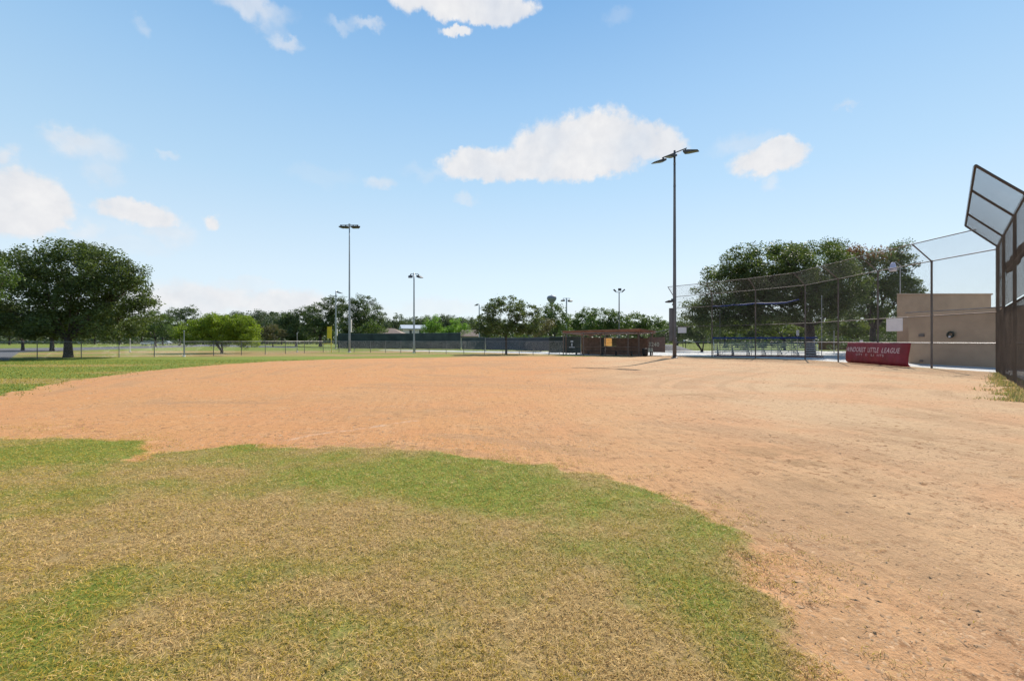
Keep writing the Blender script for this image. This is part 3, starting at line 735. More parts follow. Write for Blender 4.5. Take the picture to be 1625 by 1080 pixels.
# blue rolled fabric sleeve along the wing, tied at 5 m
for i0, i1, nm_ in ((4, 7, 'rolled_fabric'),):
    pts = []
    P = [Vector((23.55, 39.2, 4.86)), Vector((22.15, 41.55, 5.0)), Vector((20.9, 43.1, 4.97)), Vector((19.68, 44.75, 4.98))]
    fine = []
    for k in range(len(P) - 1):
        for t in range(6): fine.append(P[k].lerp(P[k + 1], t / 6) + Vector((.12, .12, -.05 * math.sin(pi * t / 6))))
    fine.append(P[-1] + Vector((.12, .12, 0)))
    fine = [Vector((24.0, 38.3, 5.06)) + Vector((.2, .1, 0))] + fine
    random.seed(5)
    mb = MB(); mb.tube(fine, [.04] + [.065 + random.uniform(-.02, .02) for _ in fine[1:-1]] + [.05], 8)
    o = mb.build('fabric_roll', blue, None, smooth=True); tag(o, 'blue rolled shade fabric tied high along the tall wing fence', 'fabric')

# signs on the fence
def plate(name, c, u, w, h, m, label, cat='sign', t=.02):
    u = Vector(u).normalized(); n = Vector((-u.y, u.x, 0)); mb = MB(); mb.box(c, (w, t, h), (u, n, UP))
    o = mb.build(name, m, None, bevel=.004); tag(o, label, cat); return o
plate('sign', (24.07, 28.65, 2.58), (0, 1, 0), 1.22, .80, white, 'blank white rectangular sign hung on the fence above the red banner')
plate('sign', (17.55, 46.95, 2.66), (2.6, -3.2, 0), .95, .58, white, 'small white sign on the fence beside the tall dark light pole')
mb = MB(); mb.box((24.1, 31.4, 1.56), (.03, .28, .14)); o = mb.build('sign', white, None); tag(o, 'tiny white tag clipped to the rail over the red banner', 'tag')

# ---- red banner with faded lettering, hanging off the rail and bulging at its foot
A0, A1 = Vector((24.0, 32.6, 0)), Vector((23.35, 27.0, 0))
bd = (A1 - A0); BL = bd.length; bd.normalize(); bn = Vector((bd.y, -bd.x, 0)); bn = bn if bn.x < 0 else -bn
def ban(s, z, o=0.0):
    """s metres along from the far end, z height, o proud of the face"""
    t = s / BL; low_ = 1 - z / 1.46
    bulge = .10 * math.sin(pi * min(1, max(0, low_))) + .16 * low_ ** 2 + .035 * math.sin(s * 1.7 + z * 2) + .012 * math.sin(s * 6.1 - z * 3) * low_ + .008 * math.sin(s * 11 + z * 5)
    if t > .93: bulge -= ((t - .93) / .07) ** 2 * .30
    if t < .05: bulge -= ((.05 - t) / .05) ** 2 * .08
    curl = 0
    if z < .25: curl = (.25 - z) ** 2 * 3.0
    return A0 + bd * (s) + bn * (bulge + o - curl) + UP * z
banr = empty('banner', (24.0, 32.6, 0), 0, 'red vinyl banner with faded white team lettering bulging off the fence', 'banner')
V, Fq = [], []; NS, NZ = 60, 20
for i in range(NS + 1):
    for j in range(NZ + 1): V.append(ban(BL * i / NS, .03 + 1.42 * j / NZ) - Vector(banr.location))
for i in range(NS):
    for j in range(NZ): a = i * (NZ + 1) + j; Fq.append((a, a + NZ + 1, a + NZ + 2, a + 1))
mb = MB(); mb.add(V, Fq); o = mb.build('vinyl_sheet', red, banr, smooth=True); o.modifiers.new('thick', 'SOLIDIFY').thickness = .012
def lettering(txt, s0, s1, z0, z1, parent, m, fn, name='lettering', bold=0.0, hide=()):
    cu = bpy.data.curves.new(name, 'FONT'); cu.body = txt; cu.size = 1; cu.resolution_u = 3; cu.offset = bold; cu.space_character = 1.06
    ob = bpy.data.objects.new(name, cu); COL.objects.link(ob)
    dg = bpy.context.evaluated_depsgraph_get(); me = bpy.data.meshes.new_from_object(ob.evaluated_get(dg))
    bpy.data.objects.remove(ob)
    co = np.array([v.co[:] for v in me.vertices]); mn, mx_ = co.min(0), co.max(0)
    fs = [tuple(p.vertices) for p in me.polygons]
    vs = []
    for c in co:
        s = s0 + (c[0] - mn[0]) / (mx_[0] - mn[0]) * (s1 - s0); z = z0 + (c[1] - mn[1]) / (mx_[1] - mn[1]) * (z1 - z0)
        vs.append(Vector(fn(s, z)) - Vector(parent.location if parent.parent is None else (0, 0, 0)))
    bpy.data.meshes.remove(me)
    mb = MB(); mb.add(vs, fs); return mb.build(name, m, parent)
for w_, f0, f1 in (('WINDCREST', .03, .385), ('LITTLE', .43, .625), ('LEAGUE', .68, .935)):
    lettering(w_, BL * f0, BL * f1, .82, 1.14, banr, pink, lambda s, z: ban(s, z, .014), bold=.012)
for w_, f0, f1 in (('CITY', .22, .335), ('O', .39, .425), ('LI', .50, .55), ('HTS', .61, .72)):
    lettering(w_, BL * f0, BL * f1, .58, .72, banr, pink, lambda s, z: ban(s, z, .014))

# ------------------------------------------------------------------ boundary fence of the outfield
bf = empty('chain_link_fence', (0, 54, 0), 0, 'low grey chain link outfield fence running along the grass past the big oak', 'fence')
raw = [(-160, 34), (-90, 36), (-15, 38.2), (59, 39.4), (129, 41), (189, 42.6), (245, 44), (293, 45.4), (339, 47.4), (383, 49.6), (421, 51.8), (453, 54), (483, 57), (513, 59.8), (538, 61.3),
       (562, 60.6), (588, 59.6), (612, 58.6), (636, 57.6), (659, 56.6), (681, 55.6), (708, 54.6), (736, 53.6), (769, 52.3), (798, 51.2), (824, 50.3), (846, 49.4), (871, 48.6), (894, 47.9)]
BP = [W3(px, D) for px, D in raw]
for i, p in enumerate(BP):
    q = p - Vector(bf.location); post('post', bf, fpost, (q.x, q.y), 1.52, .032, z0=float(gz(p.x, p.y)) - .1, n=6)
lst = []
for i in range(len(BP) - 1):
    a, b = BP[i] - Vector(bf.location), BP[i + 1] - Vector(bf.location); d = (b - a).normalized()
    mb = MB(); mb.tube([a + UP * 1.5 + d * .033, b + UP * 1.5 - d * .033], .022, 6); mb.build('top_rail', galv, bf)
    chain_link(lst, a + UP * .03 + Vector((0, -.035, 0)), d, UP, (b - a).length, 1.46, pitch=.05, r=.0020, seg=1.2)
build_wires('chain_link', lst, wirepale, bf)
# tall thin poles near the fence
def slim(px, D, ytop, label, r=.045, m=polegrey, basecol=True):
    e = empty('pole', W3(px, D), 0, label, 'pole'); mb = MB(); z = hz(ytop, D)
    mb.tube([(0, 0, -.1), (0, 0, z)], [r, r * .85], 8); mb.build('shaft', m, e)
    mb = MB(); mb.lathe([(r * 1.6, z - .02), (r * 1.6, z + .03), (.01, z + .07)], (0, 0, 0), 8); mb.build('cap', m, e)
    if basecol: mb = MB(); mb.lathe([(.13, -.05), (.13, .09), (.09, .12)], (0, 0, 0), 10); mb.build('footing', conc, e)
    return e
slim(292, 45.0, 525.5, 'tall pale grey pole at the outfield fence left of the lime green tree')
slim(471.5, 62.5, 529, 'grey pole on a concrete footing right of the small brown tree')
slim(206.5, 63, 538, 'short white pole on the lawn behind the fence left of the lime tree', .035, white)
slim(687, 55.9, 0 + 541, 'grey post stub beside the fence below the light green trees', .035) if False else None

# foul pole with yellow wing
fp = empty('foul_pole', W3(525.7, 61.2), 0, 'yellow foul pole with a yellow wing panel and a yellow bar', 'foul pole')
mb = MB(); mb.tube([(0, 0, -.1), (0, 0, hz(517.5, 61))], .055, 10); mb.build('pole', yellow, fp)
zt, zb = hz(518, 61), hz(537, 61)
mb = MB(); mb.box((-.30, 0, (zt + zb) / 2), (.44, .03, zt - zb)); mb.build('wing_panel', yellow, fp)
mb = MB()
for z in (zt - .02, zb + .02, (zt + zb) / 2): mb.tube([(-.54, -.03, z), (.0, -.03, z)], .02, 6)
mb.tube([(-.53, -.03, zb), (-.53, -.03, zt)], .02, 6); mb.build('wing_frame', yellow, fp)
mb = MB(); mb.box((-.45, -.12, hz(545.3, 61)), (1.35, .12, .14)); mb.build('fence_guard', yellow, fp)

# ------------------------------------------------------------------ wind screened court fences in the middle
def screen_fence(name, pts, zt, label, m, postm, bands=None, zb=.12, every=3.0, proud=.0):
    e = empty(name, pts[0], 0, label, 'fence')
    for i in range(len(pts) - 1):
        a, b = Vector(pts[i]), Vector(pts[i + 1]); L = (b - a).length; d = (b - a).normalized(); nseg = max(1, round(L / every))
        for k in range(nseg + (1 if i == len(pts) - 2 else 0)):
            p = a + d * (L * k / nseg) - Vector(pts[0]); mb = MB(); mb.tube([(p.x, p.y, -.1), (p.x, p.y, zt + .04)], .04, 6); mb.build('post', postm, e)
        for k in range(nseg):
            p, q = a + d * (L * k / nseg) - Vector(pts[0]), a + d * (L * (k + 1) / nseg) - Vector(pts[0])
            nv = Vector((d.y, -d.x, 0)); nv = nv if nv.y < 0 else -nv
            c = (p + q) / 2 + nv * .06; mb = MB()
            # slightly wavy cloth panel
            VV_, FF_ = [], []; nx = 10
            rr = random.Random(i * 97 + k)
            zo = [rr.uniform(-.02, .03) for _ in range(nx + 1)]
            for a_ in range(nx + 1):
                for b_ in range(3):
                    t = a_ / nx; z = zb + (zt - zb) * b_ / 2 + (zo[a_] if b_ == 0 else 0)
                    pp = p.lerp(q, t) + nv * (.055 + .02 * math.sin(a_ * 1.3 + k) * (b_ == 1)); VV_.append((pp.x, pp.y, z))
            for a_ in range(nx):
                for b_ in range(2): o_ = a_ * 3 + b_; FF_.append((o_, o_ + 3, o_ + 4, o_ + 1))
            mb.add(VV_, FF_); ob = mb.build('screen_panel', m, e); ob.modifiers.new('thick', 'SOLIDIFY').thickness = .006
            mb = MB(); mb.tube([p + UP * zt + d * .041, q + UP * zt - d * .041], .022, 6); mb.build('top_rail', postm, e)
    return e
screen_fence('court_fence', [W3(536, 84), W3(590, 82), W3(650, 79), W3(731, 74.5)], 2.82, 'tall dark green windscreened court fence behind the mid field light pole', screen, galv, zb=.15, every=3.2)
screen_fence('court_fence', [W3(733, 72), W3(770, 68.5)], 2.05, 'shorter dark green screened fence stepping down beside the tall court fence', screen, galv, zb=.2, every=2.4)
screen_fence('court_fence', [W3(771, 67.8), W3(806, 66), W3(850, 63), W3(893, 60.0)], 1.98, 'grey screened fence behind the dark tree with the thin trunk', screengrey, galv, zb=.2, every=2.6)
# dark gate screen with a white notice next to the dugout
gs = screen_fence('court_fence', [W3(872, 55.2), W3(921.5, 51.4)], 2.02, 'dark screened gate fence with white top rails left of the dugout', screen, polegrey, zb=.15, every=1.9)
plate('sign', W3(907.5, 51.6, 1.5) + Vector((-.02, -.16, 0)), (1, -.35, 0), .30, .16, white, 'small white upper notice on the dark gate screen', 'sign')
plate('sign', W3(907.5, 51.6, 1.12) + Vector((-.02, -.16, 0)), (1, -.35, 0), .12, .36, white, 'narrow white notice under another on the dark gate screen', 'sign')
plate('sign', W3(907.5, 51.6, .83) + Vector((-.02, -.16, 0)), (1, -.35, 0), .66, .07, white, 'white line board low on the dark gate screen', 'sign')

# ------------------------------------------------------------------ light poles
def floodhead(parent, c, yaw, tilt, w=.62, d=1.15, t=.16, name='floodlight'):
    """flat tapered flood head: thin at the lip; beams down along yaw"""
    M = Matrix.Translation(c) @ Matrix.Rotation(yaw, 4, 'Z') @ Matrix.Rotation(tilt, 4, 'X')
    sec = [(-.12, .10), (-.10, -t * .6), (.25, -t * .8), (d, -.03), (d, .02), (.3, .12)]
    mb = MB(); vs = []
    for xx in (-w / 2, w / 2):
        for a, b in sec: vs.append(M @ Vector((xx * (1 if a < d else .8), a, b)))
    n = len(sec)
    fs = [tuple(range(n)), tuple(range(2 * n - 1, n - 1, -1))] + [(i, i + n, (i + 1) % n + n, (i + 1) % n) for i in range(n)]
    mb.add(vs, fs); h = mb.build(name, lampdark, parent)
    mb = MB(); q = [M @ Vector(p) for p in ((-w * .4, .22, -t * .8 - .012), (w * .4, .22, -t * .8 - .012), (w * .34, d - .06, -.055), (-w * .34, d - .06, -.055))]
    mb.add(q, [(0, 1, 2, 3)]); mb.build('lens', lampglass, h)
    mb = MB(); mb.box(M @ Vector((0, 0, .16)), (.12, .16, .16)); mb.build('bracket', lampdark, h)
    return h
def light_pole(px, D, ytop, label, m, r0=.15, r1=.07, arm=None, group=None):
    e = empty('light_pole', W3(px, D), 0, label, 'light pole', group); H = hz(ytop, D)
    e.location.z = float(gz(e.location.x, e.location.y))
    mb = MB(); n = 8; mb.tube([(0, 0, -.2 + (H + .2) * k / n) for k in range(n + 1)], [r0 + (r1 - r0) * k / n for k in range(n + 1)], 14); mb.build('mast', m, e, smooth=True)
    mb = MB(); mb.lathe([(r0 * 1.7, -.1), (r0 * 1.7, .06), (r0 * 1.15, .09)], (0, 0, 0), 14); mb.build('base_collar', conc if m is polegrey else m, e)
    return e, H
# the tall dark pole by the bleachers
e, H = light_pole(1070.5, 41.6, 241, 'tallest dark light pole standing at the dirt edge left of the bleachers', poledark, .175, .095)
ad = Vector((.56, -.83, 0)).normalized(); fd = math.atan2(-.83, -.56)   # arm direction; heads beam towards the infield
mb = MB(); mb.tube([ad * -1.35 + UP * (H - .10), ad * 1.25 + UP * (H - .10)], .05, 8); mb.tube([(0, 0, H - .5), (0, 0, H + .12)], .09, 10); mb.build('crossarm', poledark, e)
yaw = math.atan2(-.56, -.83) * -1 + pi  # beam dir = (-.83,-.56)
yaw = math.atan2(-.56, -.83) - pi / 2
floodhead(e, ad * -1.2 + UP * (H - .42), yaw - .25, R(-16), .6, 1.25, .10)
floodhead(e, ad * -.1 + UP * (H - .38), yaw, R(-12), .6, 1.15, .10)
floodhead(e, ad * 1.1 + UP * (H - .42), yaw + 1.9, R(-6), .6, 1.15, .10)
mb = MB(); mb.lathe([(.11, H - 1.2), (.11, H - 1.0)], (0, 0, 0), 10); mb.lathe([(.12, H - 3.2), (.12, H - 3.05)], (0, 0, 0), 10); mb.build('band', poledark, e)
mb = MB(); mb.box((.0, -.24, 1.6), (.22, .14, .5)); mb.build('switch_box', poledark, e, bevel=.01)
# equipment box and small light strapped to the same pole
mb = MB(); mb.box((-.30, .10, (hz(541, 41.6) + hz(488.5, 41.6)) / 2), (.28, .26, hz(488.5, 41.6) - hz(541, 41.6))); mb.build('equipment_box', poledark, e, bevel=.015)
mb = MB(); mb.box((-.09, .05, 2.1), (.18, .08, .06)); mb.box((-.09, .05, 4.2), (.18, .08, .06)); mb.build('box_bracket', poledark, e)
zc = hz(478, 41.6)
fh = floodhead(e, (-.22, 0, zc), R(75), R(-4), .40, .62, .12)
mb = MB(); mb.tube([(0, 0, zc - .05), (-.25, 0, zc + .05)], .03, 6); mb.tube([(-.18, 0, zc - .35), (-.18, 0, zc - .22)], .06, 8); mb.build('lamp_arm', poledark, e)
# pole at the court fence, tall
e, H = light_pole(554.5, 61.0, 357, 'tall pale light pole with four flood heads beside the yellow foul pole', polegrey, .145, .07)
mb = MB(); mb.tube([(-1.25, 0, H), (1.2, 0, H)], .045, 8); mb.tube([(0, 0, H - .3), (0, 0, H + .15)], .13, 10); mb.build('crossarm', polegrey, e)
for x, yw in ((-1.15, R(60)), (-.5, R(80)), (.5, R(-80)), (1.1, R(-62))): floodhead(e, (x, 0, H - .24), yw if False else (pi - yw * .0 + (R(150) if x < -1 else R(210) if x > 1 else pi)), R(-6), .62, .62, .06)
mb = MB(); mb.box((.28, -.2, hz(517, 61)), (.16, .2, 1.7)); mb.build('ballast_box', siding, e, bevel=.01)
mb = MB(); mb.tube([(-.7, -.1, hz(511, 61)), (0, -.1, hz(511, 61))], .03, 6); mb.tube([(-.4, -.1, hz(514.5, 61)), (0, -.1, hz(514.5, 61))], .04, 6); mb.build('bracket_arm', polegrey, e)
e, H = light_pole(533, 88, 461, 'slim pale light pole with one lamp arm left of the tallest pale pole', polegrey, .15, .09)
mb = MB(); mb.tube([(0, 0, H - .15), (.6, 0, H - .3)], .05, 6); mb.build('crossarm', polegrey, e)
floodhead(e, (.35, 0, H - .3), R(-95), R(-14), .6, .95, .16)
mb = MB(); mb.box((.25, -.2, hz(527, 88)), (.22, .25, 1.3)); mb.build('ballast_box', siding, e)
e, H = light_pole(657, 58.5, 433, 'pale light pole with two box lamps in front of the dark court screens', polegrey, .12, .08)
mb = MB(); mb.tube([(-.45, 0, H - .12), (.55, 0, H - .12)], .04, 6); mb.build('crossarm', polegrey, e)
floodhead(e, (-.42, 0, H - .42), pi, R(-22), .5, .6, .2); floodhead(e, (.55, 0, H - .42), R(235), R(-20), .5, .75, .2)
e, H = light_pole(899, 86, 472.5, 'grey light pole with two lamps right of the water tower', polegrey, .16, .11)
mb = MB(); mb.tube([(-.7, 0, H - .1), (.7, 0, H - .1)], .05, 6); mb.build('crossarm', polegrey, e)
floodhead(e, (-.6, 0, H - .45), R(150), R(-10), .6, .8, .25); floodhead(e, (.55, 0, H - .5), R(200), R(-10), .65, .9, .3)
e, H = light_pole(760.5, 96, 482, 'faint grey light pole rising behind the left side of the dark thin trunked tree', polegrey, .15, .10)
mb = MB(); mb.tube([(-.6, 0, H - .05), (0, 0, H - .05)], .05, 6); mb.build('crossarm', polegrey, e); floodhead(e, (-.35, 0, H - .2), R(90), R(-12), .5, .7, .15)
e, H = light_pole(982.5, 78, 463.5, 'dark light pole with three upturned floodlights rising behind the dugout', poledark, .13, .08)
mb = MB(); mb.tube([(-.55, 0, H), (.55, 0, H)], .05, 6); mb.build('crossarm', poledark, e)
for x, ang in ((-.55, 1), (.55, -1), (0, 0)):
    mb = MB()
    if x == 0: mb.box((.1, 0, H + .45), (.5, .3, .42)); 
    else:
        c_, s_ = math.cos(R(42)), math.sin(R(42)); X_ = Vector((math.copysign(c_, x), 0, s_)); mb.box((x * 1.35, 0, H + .28), (.55, .35, .2), (X_, Vector((0, 1, 0)), Vector((-X_.z, 0, X_.x))))
    mb.build('floodlight', lampdark, e)
# globe lamp behind the fence by the building
e = empty('street_lamp', W3(1428.5, 39), 0, 'slim lamp post with a white dome lamp beside the tan building', 'lamp'); H = hz(420, 39)
mb = MB(); mb.tube([(0, 0, 0), (0, 0, H)], [.06, .04], 8); mb.build('pole', galv, e)
mb = MB(); mb.tube([(0, 0, H - .1), (-.35, 0, H + .25), (-.62, 0, H + .15)], .025, 6); mb.build('arm', galv, e)
mb = MB(); mb.lathe([(.04, .42), (.12, .40), (.20, .22), (.23, .0), (.30, -.05), (.28, -.22), (.12, -.3)][::-1], (-.62, 0, H - .22), 14); mb.build('lamp_shade', mat('lamp_shade_lilac', (.50, .47, .60), .5), e, smooth=True)
mb = MB(); mb.lathe([(.22, -.30), (.28, -.24), (.28, -.22)], (-.62, 0, H - .26), 14); mb.build('lens', white, e)

# ------------------------------------------------------------------ tan building on the right
bl = empty('building', (28.2, 29.5, 0), 0, 'flat roofed tan stucco building with a taller rear block behind the wing fence', 'building')
def loc(o, p): return Vector(p) - Vector(o.location)
c1, c2 = Vector((27.8, 31.9, 0)), Vector((29.5, 20.0, 0)); du = (c2 - c1).normalized(); dn = Vector((-du.y, du.x, 0)); dn = dn if dn.x > 0 else -dn
L = (c2 - c1).length
mb = MB(); c = (c1 + c2) / 2 + dn * 4 - Vector(bl.location); mb.box(c + UP * 1.67, (L, 8, 3.36), (du, dn, UP)); mb.build('wall', stucco, bl)
mb = MB(); mb.box(c + UP * 3.42, (L + .16, 8.16, .20), (du, dn, UP)); mb.build('fascia', stucco2, bl, bevel=.01)
mb = MB(); mb.box(c + UP * 3.545, (L + .24, 8.24, .05), (du, dn, UP)); mb.build('roof_edge', galv, bl)
def planprism(pl, z0, z1):
    n = len(pl); vs = [loc(bl, (x, y, z)) for z in (z0, z1) for x, y in pl]
    mb = MB(); mb.add(vs, [tuple(range(n))[::-1], tuple(range(n, 2 * n))] + [(i, (i + 1) % n, n + (i + 1) % n, n + i) for i in range(n)]); return mb
planprism([(30.45, 36.0), (37.9, 36.0), (42.6, 41.5), (35.6, 41.5)], 0, 5.22).build('rear_block', stucco, bl)
planprism([(30.38, 35.93), (37.97, 35.93), (42.8, 41.57), (35.5, 41.57)], 5.222, 5.31).build('coping', stucco2, bl)
mb = MB(); mb.box(loc(bl, c1 + du * .9 - dn * .03) + UP * 1.95, (.34, .08, .20), (du, dn, UP)); mb.build('wall_box', brownsteel, bl)
mb = MB(); mb.box(loc(bl, c1 + du * .9 - dn * .05 + du * -.0) + UP * .22, (.2, .06, .12), (du, dn, UP)); mb.build('vent', brownsteel, bl)
wr = empty('wreath', c1 + du * 2.75 - dn * .10 + UP * 1.97, 0, 'round dark wreath hanging on the tan building wall', 'wreath')
mb = MB(); rr = random.Random(2)
cen = Vector((0, 0, 0)); n1, n2 = 28, 8; vs = []; fs = []
for i in range(n1):
    a = 2 * pi * i / n1; rad = du * math.cos(a) + UP * math.sin(a)
    for j in range(n2):
        b = 2 * pi * j / n2; k = .055 * rr.uniform(.75, 1.35); vs.append(rad * .17 + (rad * math.cos(b) + dn * math.sin(b)) * k)
for i in range(n1):
    for j in range(n2): fs.append((i * n2 + j, ((i + 1) % n1) * n2 + j, ((i + 1) % n1) * n2 + (j + 1) % n2, i * n2 + (j + 1) % n2))
mb.add(vs, fs); mb.build('ring', wreathm, wr)
mb = MB(); mb.box(Vector((0, 0, -.13)) - dn * .05, (.12, .04, .10), (du, dn, UP)); mb.build('ribbon', white, wr)

# ------------------------------------------------------------------ dugout
dg_ = empty('dugout', (6.0, 52, 0), 0, 'low brown board dugout with a rust red flat roof behind a fence', 'dugout')
Fv = Vector((12.9 - 5.8, 46 - 52, 0)); FL = Fv.length; fu = Fv.normalized(); fb = Vector((-fu.y, fu.x, 0)); fb = fb if fb.y > 0 else -fb
def dp(s, t, z): 
    p = Vector((5.8, 52, 0)) + fu * s + fb * t; return Vector((p.x, p.y, z)) - Vector(dg_.location)
# roof slab, thicker fascia, sloping slightly to the back
AX = (fu, fb, UP)
def slab(z0l, z0r, th, s0, s1, t0, t1, drop):
    vs = []
    for s, zl in ((s0, z0l), (s1, z0r)):
        for t, dz in ((t0, 0), (t1, -drop)):
            for h in (0, th): vs.append(dp(s, t, zl + dz + h))
    return vs, [(0, 1, 3, 2), (4, 6, 7, 5), (0, 4, 5, 1), (2, 3, 7, 6), (0, 2, 6, 4), (1, 5, 7, 3)]
mb = MB(); mb.add(*slab(2.40, 2.50, .24, 0, FL, 0, 4.0, .16)); mb.build('roof', rust, dg_)
mb = MB(); mb.add(*slab(2.645, 2.745, .05, -.06, FL + .06, -.06, 4.06, .16)); mb.build('roof_edge', mat('roof_felt', (.34, .20, .14), .8), dg_)
def wallseg(s0, s1, t, z0, z1, m, name='wall', th=.10):
    mb = MB(); c = (dp(s0, t, z0) + dp(s1, t, z1)) / 2; mb.box(c, (s1 - s0, th, z1 - z0), AX); return mb.build(name, m, dg_)
def board_lines(s0, s1, t, z0, z1, m):
    pass
backT = 3.6
wallseg(.3, 2.9, backT, .0, 1.95, brownwood)
wallseg(2.9, 3.3, backT, .0, 1.95, blackp, 'door')
wallseg(3.3, 4.9, backT, .0, .95, brownwood)
wallseg(4.9, 8.6, backT, .0, 1.85, brownwood)
wallseg(3.3, 4.9, backT, 1.86, 1.94, creamp, 'lintel')
for k in range(5): wallseg(3.34, 4.28, backT + .02, .97 + .178 * k, 1.132 + .178 * k, sunlit_panel, 'window_panel', .012)  # translucent infill added so sun from behind brightens the opening
wallseg(4.32, 4.9, backT + .04, .96, 1.85, mat('olive_board', (.14, .10, .045), .8), 'window_panel')
wallseg(.3, 8.6, .9, .0, .32, conc, 'kerb') if False else None
# end wall at the right with painted number
mb = MB(); vs = []
c = (dp(FL - .5, .7, 0) + dp(FL - .5, 3.5, 0)) / 2
wallseg(8.75, 10.6, backT - .3, .35, 1.95, redwood, 'end_wall')
def dface(s, z): return Vector(dg_.location) + dp(s, backT - .3 - .058, z)
lettering('3240', 8.85, 10.0, .95, 1.42, dg_, creamp, dface, 'painted_number', bold=.015)
wallseg(8.78, 9.3, backT - .36, .40, .80, creamp, 'white_patch', .01)
# posts and small fascia sign, white fixture
for s, t in ((.25, .3), (4.7, .3), (FL - .3, .3), (FL - .3, 3.85), (.15, 3.85)):
    mb = MB(); p = dp(s, t, 0); mb.box(p + UP * 1.20, (.09, .09, 2.38 + .02 * s - (.13 if t > 1 else 0)), AX); mb.build('post', brownwood, dg_)
wallseg(1.9, 2.55, 2.4, 2.02, 2.34, mat('beige_sign', (.45, .33, .27), .8), 'fascia_sign', .04)
for k in range(3):
    mb = MB(); mb.box(dp(3.6 + k * .0, backT - .25, .62 + .0 * k) + Vector((.18 * k, 0, .02 * k)), (.12, .12, .22), AX); mb.build('hook', white, dg_) if k == 0 else None
# bench inside the dugout
bn_ = empty('bench', Vector(dg_.location) + dp(2.0, 1.3, 0), 0, 'long dark bench on short legs inside the dugout', 'bench')
bl0 = Vector(bn_.location)
mb = MB(); mb.box(Vector(dg_.location) + dp(5.4, 1.3, .44) - bl0, (9.6, .32, .07), AX); mb.build('seat', blackp, bn_)
for s in (1.0, 2.6, 4.3, 6.0, 7.8, 9.9):
    mb = MB(); mb.box(Vector(dg_.location) + dp(s, 1.3, .2) - bl0, (.07, .26, .42), AX); mb.build('leg', blackp, bn_)
# litter bin
bi = empty('litter_bin', W3(1023.5, 46.2), 0, 'black round litter bin at the right end of the dugout fence', 'bin')
mb = MB(); mb.lathe([(.22, .0), (.25, .3), (.28, .70), (.285, .72)], (0, 0, 0), 18); mb.build('body', blackp, bi, smooth=True)
mb = MB(); mb.lathe([(.30, .70), (.31, .74), (.29, .78), (.1, .80)], (0, 0, 0), 18); mb.build('rim', blackp, bi)
# equipment: ball bags / dark chair near door
ch = empty('folding_chair', Vector(dg_.location) + dp(3.6, 2.6, 0), math.atan2(fu.y, fu.x), 'dark folding chair under the tan window panels of the dugout', 'chair')
mb = MB(); mb.box((0, 0, .45), (.46, .42, .04)); mb.build('seat', blackp, ch)
mb = MB(); mb.box((0, .2, .74), (.46, .03, .34)); mb.build('backrest', blackp, ch)
for sx in (-.2, .2):
    for a, b in ((-.22, .2), (.22, -.18)):
        mb = MB(); mb.tube([(sx, a, 0), (sx, b, .45)], .013, 6); mb.build('leg', galv, ch)
# dugout fence: tall posts, rail, mesh
df = empty('chain_link_fence', (6, 47, 0), 0, 'head high chain link fence in front of the rust roofed dugout', 'fence')
DF = [W3(894, 47.9), W3(926, 46.6), W3(960.5, 45.8), W3(996.6, 45.5), W3(1014, 46.3), W3(1033, 47.0), W3(1067.5, 47.9)]
for p in DF[:-1]:
    q = p - Vector(df.location); post('post', df, brownsteel, (q.x, q.y), 2.38, .045, n=8)
lst = []
for i in range(len(DF) - 1):
    a, b = DF[i] - Vector(df.location), DF[i + 1] - Vector(df.location); d = (b - a).normalized()
    for z in (2.36, .95):
        if z == .95 and i > 3: continue
        mb = MB(); mb.tube([a + UP * z + d * .046, b + UP * (z if i < 5 else z + .5) - d * .046], .022, 6); mb.build('rail', brownsteel if z < 2 else galv, df)
    chain_link(lst, a + UP * .03 - Vector((0, .05, 0)), d, UP, (b - a).length, 2.3, seg=1.2)
build_wires('chain_link', lst, wire, df)

# ------------------------------------------------------------------ bleachers
bc = Vector((25.6, 46.3, 0)); bu = Vector((.93, -.36, 0)).normalized(); bf_ = Vector((-bu.y * -1, bu.x * -1, 0)); bf_ = Vector((bu.y, -bu.x, 0)); bf_ = bf_ if bf_.y < 0 else -bf_
blch = empty('bleachers', bc, 0, 'five row aluminium bleachers with a blue padded top rail behind the wing fence', 'bleachers')
BAX = (bu, -bf_, UP)
BLN = 9.2
def bpz(s, t, z): return bu * s - bf_ * t + UP * z
for i in range(5):
    t = -1.3 + .62 * i; z = .42 + .21 * i
    mb = MB(); mb.box(bpz(0, t, z), (BLN, .26, .065), BAX); mb.build('seat_plank', alum, blch, bevel=.006)
    mb = MB(); mb.box(bpz(0, t + .30, z - .22 + .02), (BLN, .24, .04), BAX); mb.build('foot_plank', alum, blch)
for k in range(7):
    s = -BLN / 2 + .35 + (BLN - .7) * k / 6
    mb = MB()
    mb.tube([bpz(s, -1.45, .05), bpz(s, 1.5, .05)], .03, 6)
    mb.tube([bpz(s, -1.4, .18), bpz(s, 1.2, 1.18)], .028, 6)
    for i in range(5): t = -1.3 + .62 * i; mb.tube([bpz(s, t, .05), bpz(s, t, .40 + .21 * i)], .022, 6)
    mb.build('frame', benchgrey, blch)
for s0, s1 in ((-3.9, -2.6), (2.0, 3.3)):
    mb = MB(); mb.tube([bpz(s0, 1.3, .1), bpz(s1, 1.3, 1.2)], .02, 6); mb.tube([bpz(s1, 1.3, .1), bpz(s0, 1.3, 1.2)], .02, 6); mb.build('cross_brace', galv, blch)
for z in (1.45, 1.64):
    mb = MB(); mb.tube([bpz(-BLN / 2, 1.55, z), bpz(BLN / 2, 1.55, z)], .022, 6); mb.build('guard_rail', benchgrey, blch)
for k in range(6):
    s = -BLN / 2 + BLN * k / 5; mb = MB(); mb.tube([bpz(s, 1.55, .0), bpz(s, 1.55, 1.9)], .022, 6); mb.build('guard_post', benchgrey, blch)
